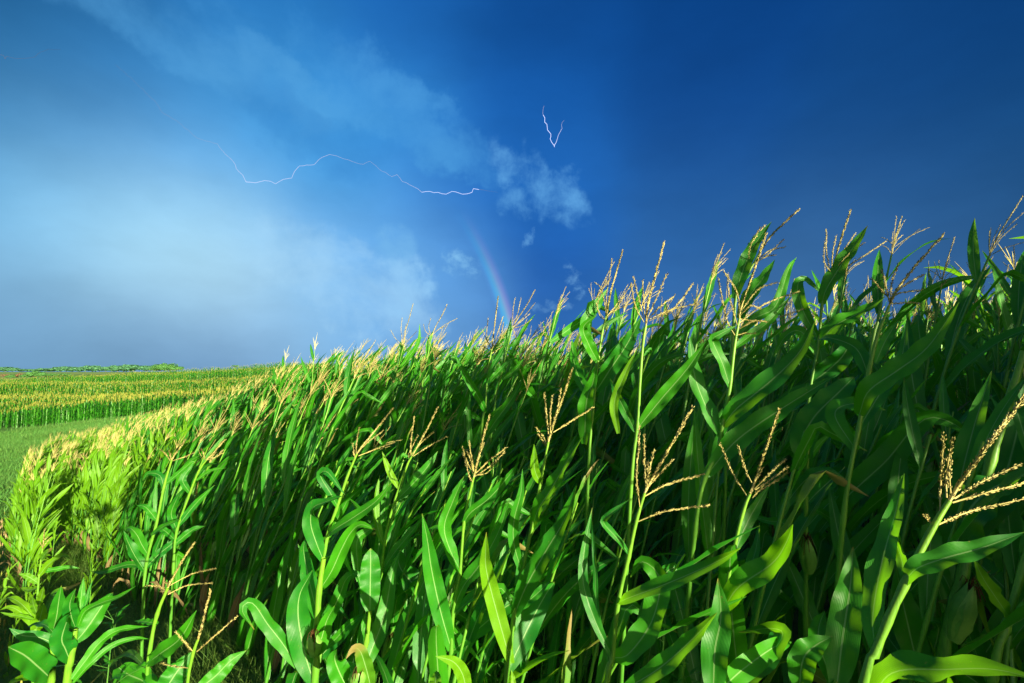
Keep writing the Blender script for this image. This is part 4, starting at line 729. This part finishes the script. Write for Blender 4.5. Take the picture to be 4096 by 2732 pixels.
# ------------------------------------------------------------------ trees on the horizon
def crown_mesh(rng, w, h, mats, lf=.5, n=1500):
    """lobed crown: leaf clumps on and in several overlapping lobes"""
    lob = [(np.array([rng.uniform(-.42, .42) * w, rng.uniform(-.3, .3) * w, h * rng.uniform(.35, .72)]), rng.uniform(.18, .34)) for _ in range(9)]
    V = []; A = []; r_ = np.random.RandomState(rng.randint(0, 9999))
    for i in range(n):
        c, s = lob[r_.randint(len(lob))]; d = r_.normal(size=3); d /= np.linalg.norm(d); rad = r_.uniform(.55, 1) ** .5
        p = c + d * np.array([w * s, w * s, h * s * 1.15]) * rad; p[2] = max(p[2], .05 * h)
        a = r_.normal(size=3); a /= np.linalg.norm(a); b = np.cross(a, d + .01); b /= np.linalg.norm(b); q = lf * r_.uniform(.6, 1.4)
        V += [p - a * q, p - b * q, p + a * q, p + b * q]; z = r_.rand() * .75; A += [[-.6, .4, z], [.6, .4, z], [.6, .5, z], [-.6, .5, z]]
    n4 = len(V) // 4; return mk_mesh('crown', np.array(V), np.arange(n4 * 4).reshape(-1, 4), np.array(A), mats, False)
def trunk_mesh(h, r):
    mb = MB(); mb.add(*tube([[0, 0, -.5], [0, 0, h * .3], [.02 * h, 0, h * .6]], [r, r * .75, r * .3], 7))
    for k in range(5): a = k * 1.3; mb.add(*tube([[0, 0, h * .28], [math.cos(a) * h * .15, math.sin(a) * h * .15, h * .45], [math.cos(a) * h * .25, math.sin(a) * h * .25, h * .6]], [r * .4, r * .25, r * .1], 5))
    return mb.mesh('trunk', M['trunk'])
TR = {}
for kind, mt, lf in (('green', 'tree', .5), ('blue', 'tree_haze_blue', .8), ('russet', 'tree_russet', .35)):
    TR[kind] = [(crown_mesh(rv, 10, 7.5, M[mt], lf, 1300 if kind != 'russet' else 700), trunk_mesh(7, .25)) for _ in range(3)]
def tree(x, y, Y, ht, wd, kind, name, label, cat, group):
    P = at(x / .574, y / .574, Y); z = P[2]; k = rs.randint(3); e = bpy.data.objects.new(name, None); C.objects.link(e)
    e.location = (P[0], P[1], min(z, H1(P[0], P[1]) + 1) if False else z); e.scale = (wd / 10, wd / 10, ht / 7.5); e.rotation_euler = (0, 0, rs.rand() * 6); e.empty_display_size = 1
    tag(e, label, cat, group); link('crown', TR[kind][k][0], e); link('trunk', TR[kind][k][1], e)
# distant wood line, x from the left edge to the gap
for x, w, h_ in [(-10, 20, 7), (12, 20, 9), (28, 16, 7), (50, 14, 4), (64, 14, 4.5), (78, 14, 4), (92, 16, 5), (106, 16, 6), (120, 16, 6), (138, 18, 9), (152, 18, 10), (166, 18, 9.5), (182, 18, 8.5), (196, 18, 10), (212, 20, 12), (228, 18, 9), (243, 18, 9.5), (256, 20, 11), (270, 20, 12.5), (284, 18, 11), (298, 18, 11.5), (312, 20, 12)]:
    tree(x - 6 if x > 300 else x, 853 if x < 300 else 851, 900, h_ * .86 + 1, w * .86 * 1.5, 'blue', 'tree', 'haze-tinted blue-green tree in the wood line on the horizon', 'tree', 'trees of the distant wood line')
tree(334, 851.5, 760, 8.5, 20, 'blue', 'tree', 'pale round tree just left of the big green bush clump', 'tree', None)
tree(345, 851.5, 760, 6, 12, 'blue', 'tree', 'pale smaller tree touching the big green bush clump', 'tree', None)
for x, w, h_, lab in [(356, 12, 4.2, 'low green bush at the left end of the roadside clump'), (368, 14, 6.8, 'green bushy tree left of the highest crown in the roadside clump'), (377, 15, 8.0, 'bright green tree with the highest crown in the roadside clump'), (390, 15, 7.2, 'green tree right of the highest crown in the roadside clump'), (402, 12, 5.2, 'low green bush at the right end of the roadside clump')]:
    tree(x, 852, 420, h_ * .95, w * .8, 'green', 'tree', lab, 'tree', 'trees of the roadside clump')
tree(541, 843, 420, 1.8, 5, 'blue', 'tree', 'tiny tree top peeping over the field crest', 'tree', None)
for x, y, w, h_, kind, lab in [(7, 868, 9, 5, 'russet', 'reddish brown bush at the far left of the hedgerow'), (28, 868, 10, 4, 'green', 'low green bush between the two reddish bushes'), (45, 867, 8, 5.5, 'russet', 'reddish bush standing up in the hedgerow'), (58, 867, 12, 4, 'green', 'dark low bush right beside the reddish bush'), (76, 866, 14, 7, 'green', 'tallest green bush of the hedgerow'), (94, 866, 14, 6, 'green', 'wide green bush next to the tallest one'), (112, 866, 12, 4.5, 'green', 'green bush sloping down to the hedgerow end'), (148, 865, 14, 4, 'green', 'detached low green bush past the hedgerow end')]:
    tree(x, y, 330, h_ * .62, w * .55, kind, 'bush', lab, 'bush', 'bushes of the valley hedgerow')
for x, w in [(356, 8), (376, 9)]:
    tree(x, 862.5, 420, 1.8, w, 'green', 'bush', 'small bush in the far green field', 'bush', 'bushes in the far green field') if False else None

# ------------------------------------------------------------------ lightning
def bolt(lines, label, Y=2600, name='lightning_bolt'):
    """lines: source pixel paths with radius and glow along them"""
    mb = MB()
    for pts, r0, r1, g0, g1 in lines:
        P = [np.array(p, float) for p in pts]; Q = [P[0]]; r_ = random.Random(len(pts))
        for a, b in zip(P, P[1:]):
            L = np.linalg.norm(b - a); k = max(1, int(L / 14))
            for j in range(1, k + 1):
                w_ = (r_.uniform(-1, 1) * 2.5 if j < k else 0); nrm = np.array([-(b - a)[1], (b - a)[0]]) / L; Q.append(a + (b - a) * j / k + nrm * w_)
        W3 = np.array([at(q[0], q[1], Y + 120 * math.sin(i * .3)) for i, q in enumerate(Q)]); n = len(W3); t = np.linspace(0, 1, n)
        mb.add(*tube(W3, (r0 + (r1 - r0) * t) * .64, 5, g0 + (g1 - g0) * t))
    o = link(name, mb.mesh('lightning_bolt', M['bolt'], False)); tag(o, label, 'lightning'); return o
k3 = lambda p: (2040 + p[0] * .1658, 380 + p[1] * .1658)
kS = lambda p: (p[0] * .9246, p[1] * .9246)
G = 1 / 2 ** EXPO
bolt([([k3(p) for p in [(825, 262), (805, 300), (795, 370), (790, 440), (803, 485)]], 1.4, 1.6, .5 * G, .8 * G), ([k3(p) for p in [(803, 485), (840, 550), (837, 655), (890, 705), (905, 845), (985, 940), (985, 1000), (970, 1060), (1000, 1130), (1050, 1205), (1070, 1212), (1070, 1252)]], 2.3, 2.3, 1.6 * G, 1.6 * G),
      ([k3(p) for p in [(1070, 1212), (1110, 1150), (1145, 1050), (1165, 970), (1215, 880), (1258, 803)]], 2.2, 1.7, 1.5 * G, 1.0 * G), ([k3(p) for p in [(1258, 803), (1240, 730), (1255, 670), (1305, 610)]], 1.6, 1.2, .9 * G, .5 * G)], 'short V-shaped white lightning fork in the dark blue cloud')
bolt([([kS(p) for p in [(500, 280), (590, 360), (640, 410), (680, 450), (700, 485), (760, 520), (800, 555), (860, 600), (940, 622)]], .6, 1.0, .36 * G, .6 * G), ([kS(p) for p in [(940, 622), (965, 655), (1010, 700), (1022, 730), (1050, 757), (1064, 787)]], 1.2, 1.9, .75 * G, 1.1 * G),
      ([kS(p) for p in [(1064, 787), (1105, 791), (1145, 781), (1170, 784), (1192, 795), (1225, 776), (1262, 770), (1275, 740), (1295, 718), (1360, 712), (1380, 690), (1425, 668), (1470, 680), (1520, 697), (1572, 711), (1600, 697)]], 2.1, 1.2, 1.2 * G, .6 * G), ([kS(p) for p in [(1600, 697), (1640, 732), (1695, 764), (1718, 755), (1740, 785), (1790, 808), (1825, 832)]], 1.1, 1.7, .6 * G, .9 * G),
      ([kS(p) for p in [(1825, 832), (1860, 828), (1930, 840), (1955, 828), (2000, 840), (2042, 832), (2048, 816), (2072, 820)]], 2.0, 2.0, 1.3 * G, 1.4 * G), ([kS(p) for p in [(2072, 820), (2110, 826), (2155, 832)]], 1.2, .3, .35 * G, .22 * G)], 'long thin lightning bolt wandering across the pale cloud towards the rainbow')
bolt([([kS(p) for p in [(0, 236), (15, 240), (22, 255), (28, 243), (70, 254), (110, 252), (150, 247), (175, 225), (210, 212), (262, 214)]], 1.3, .5, .28 * G, .14 * G)], 'very faint lightning thread near the upper corner of the sky')
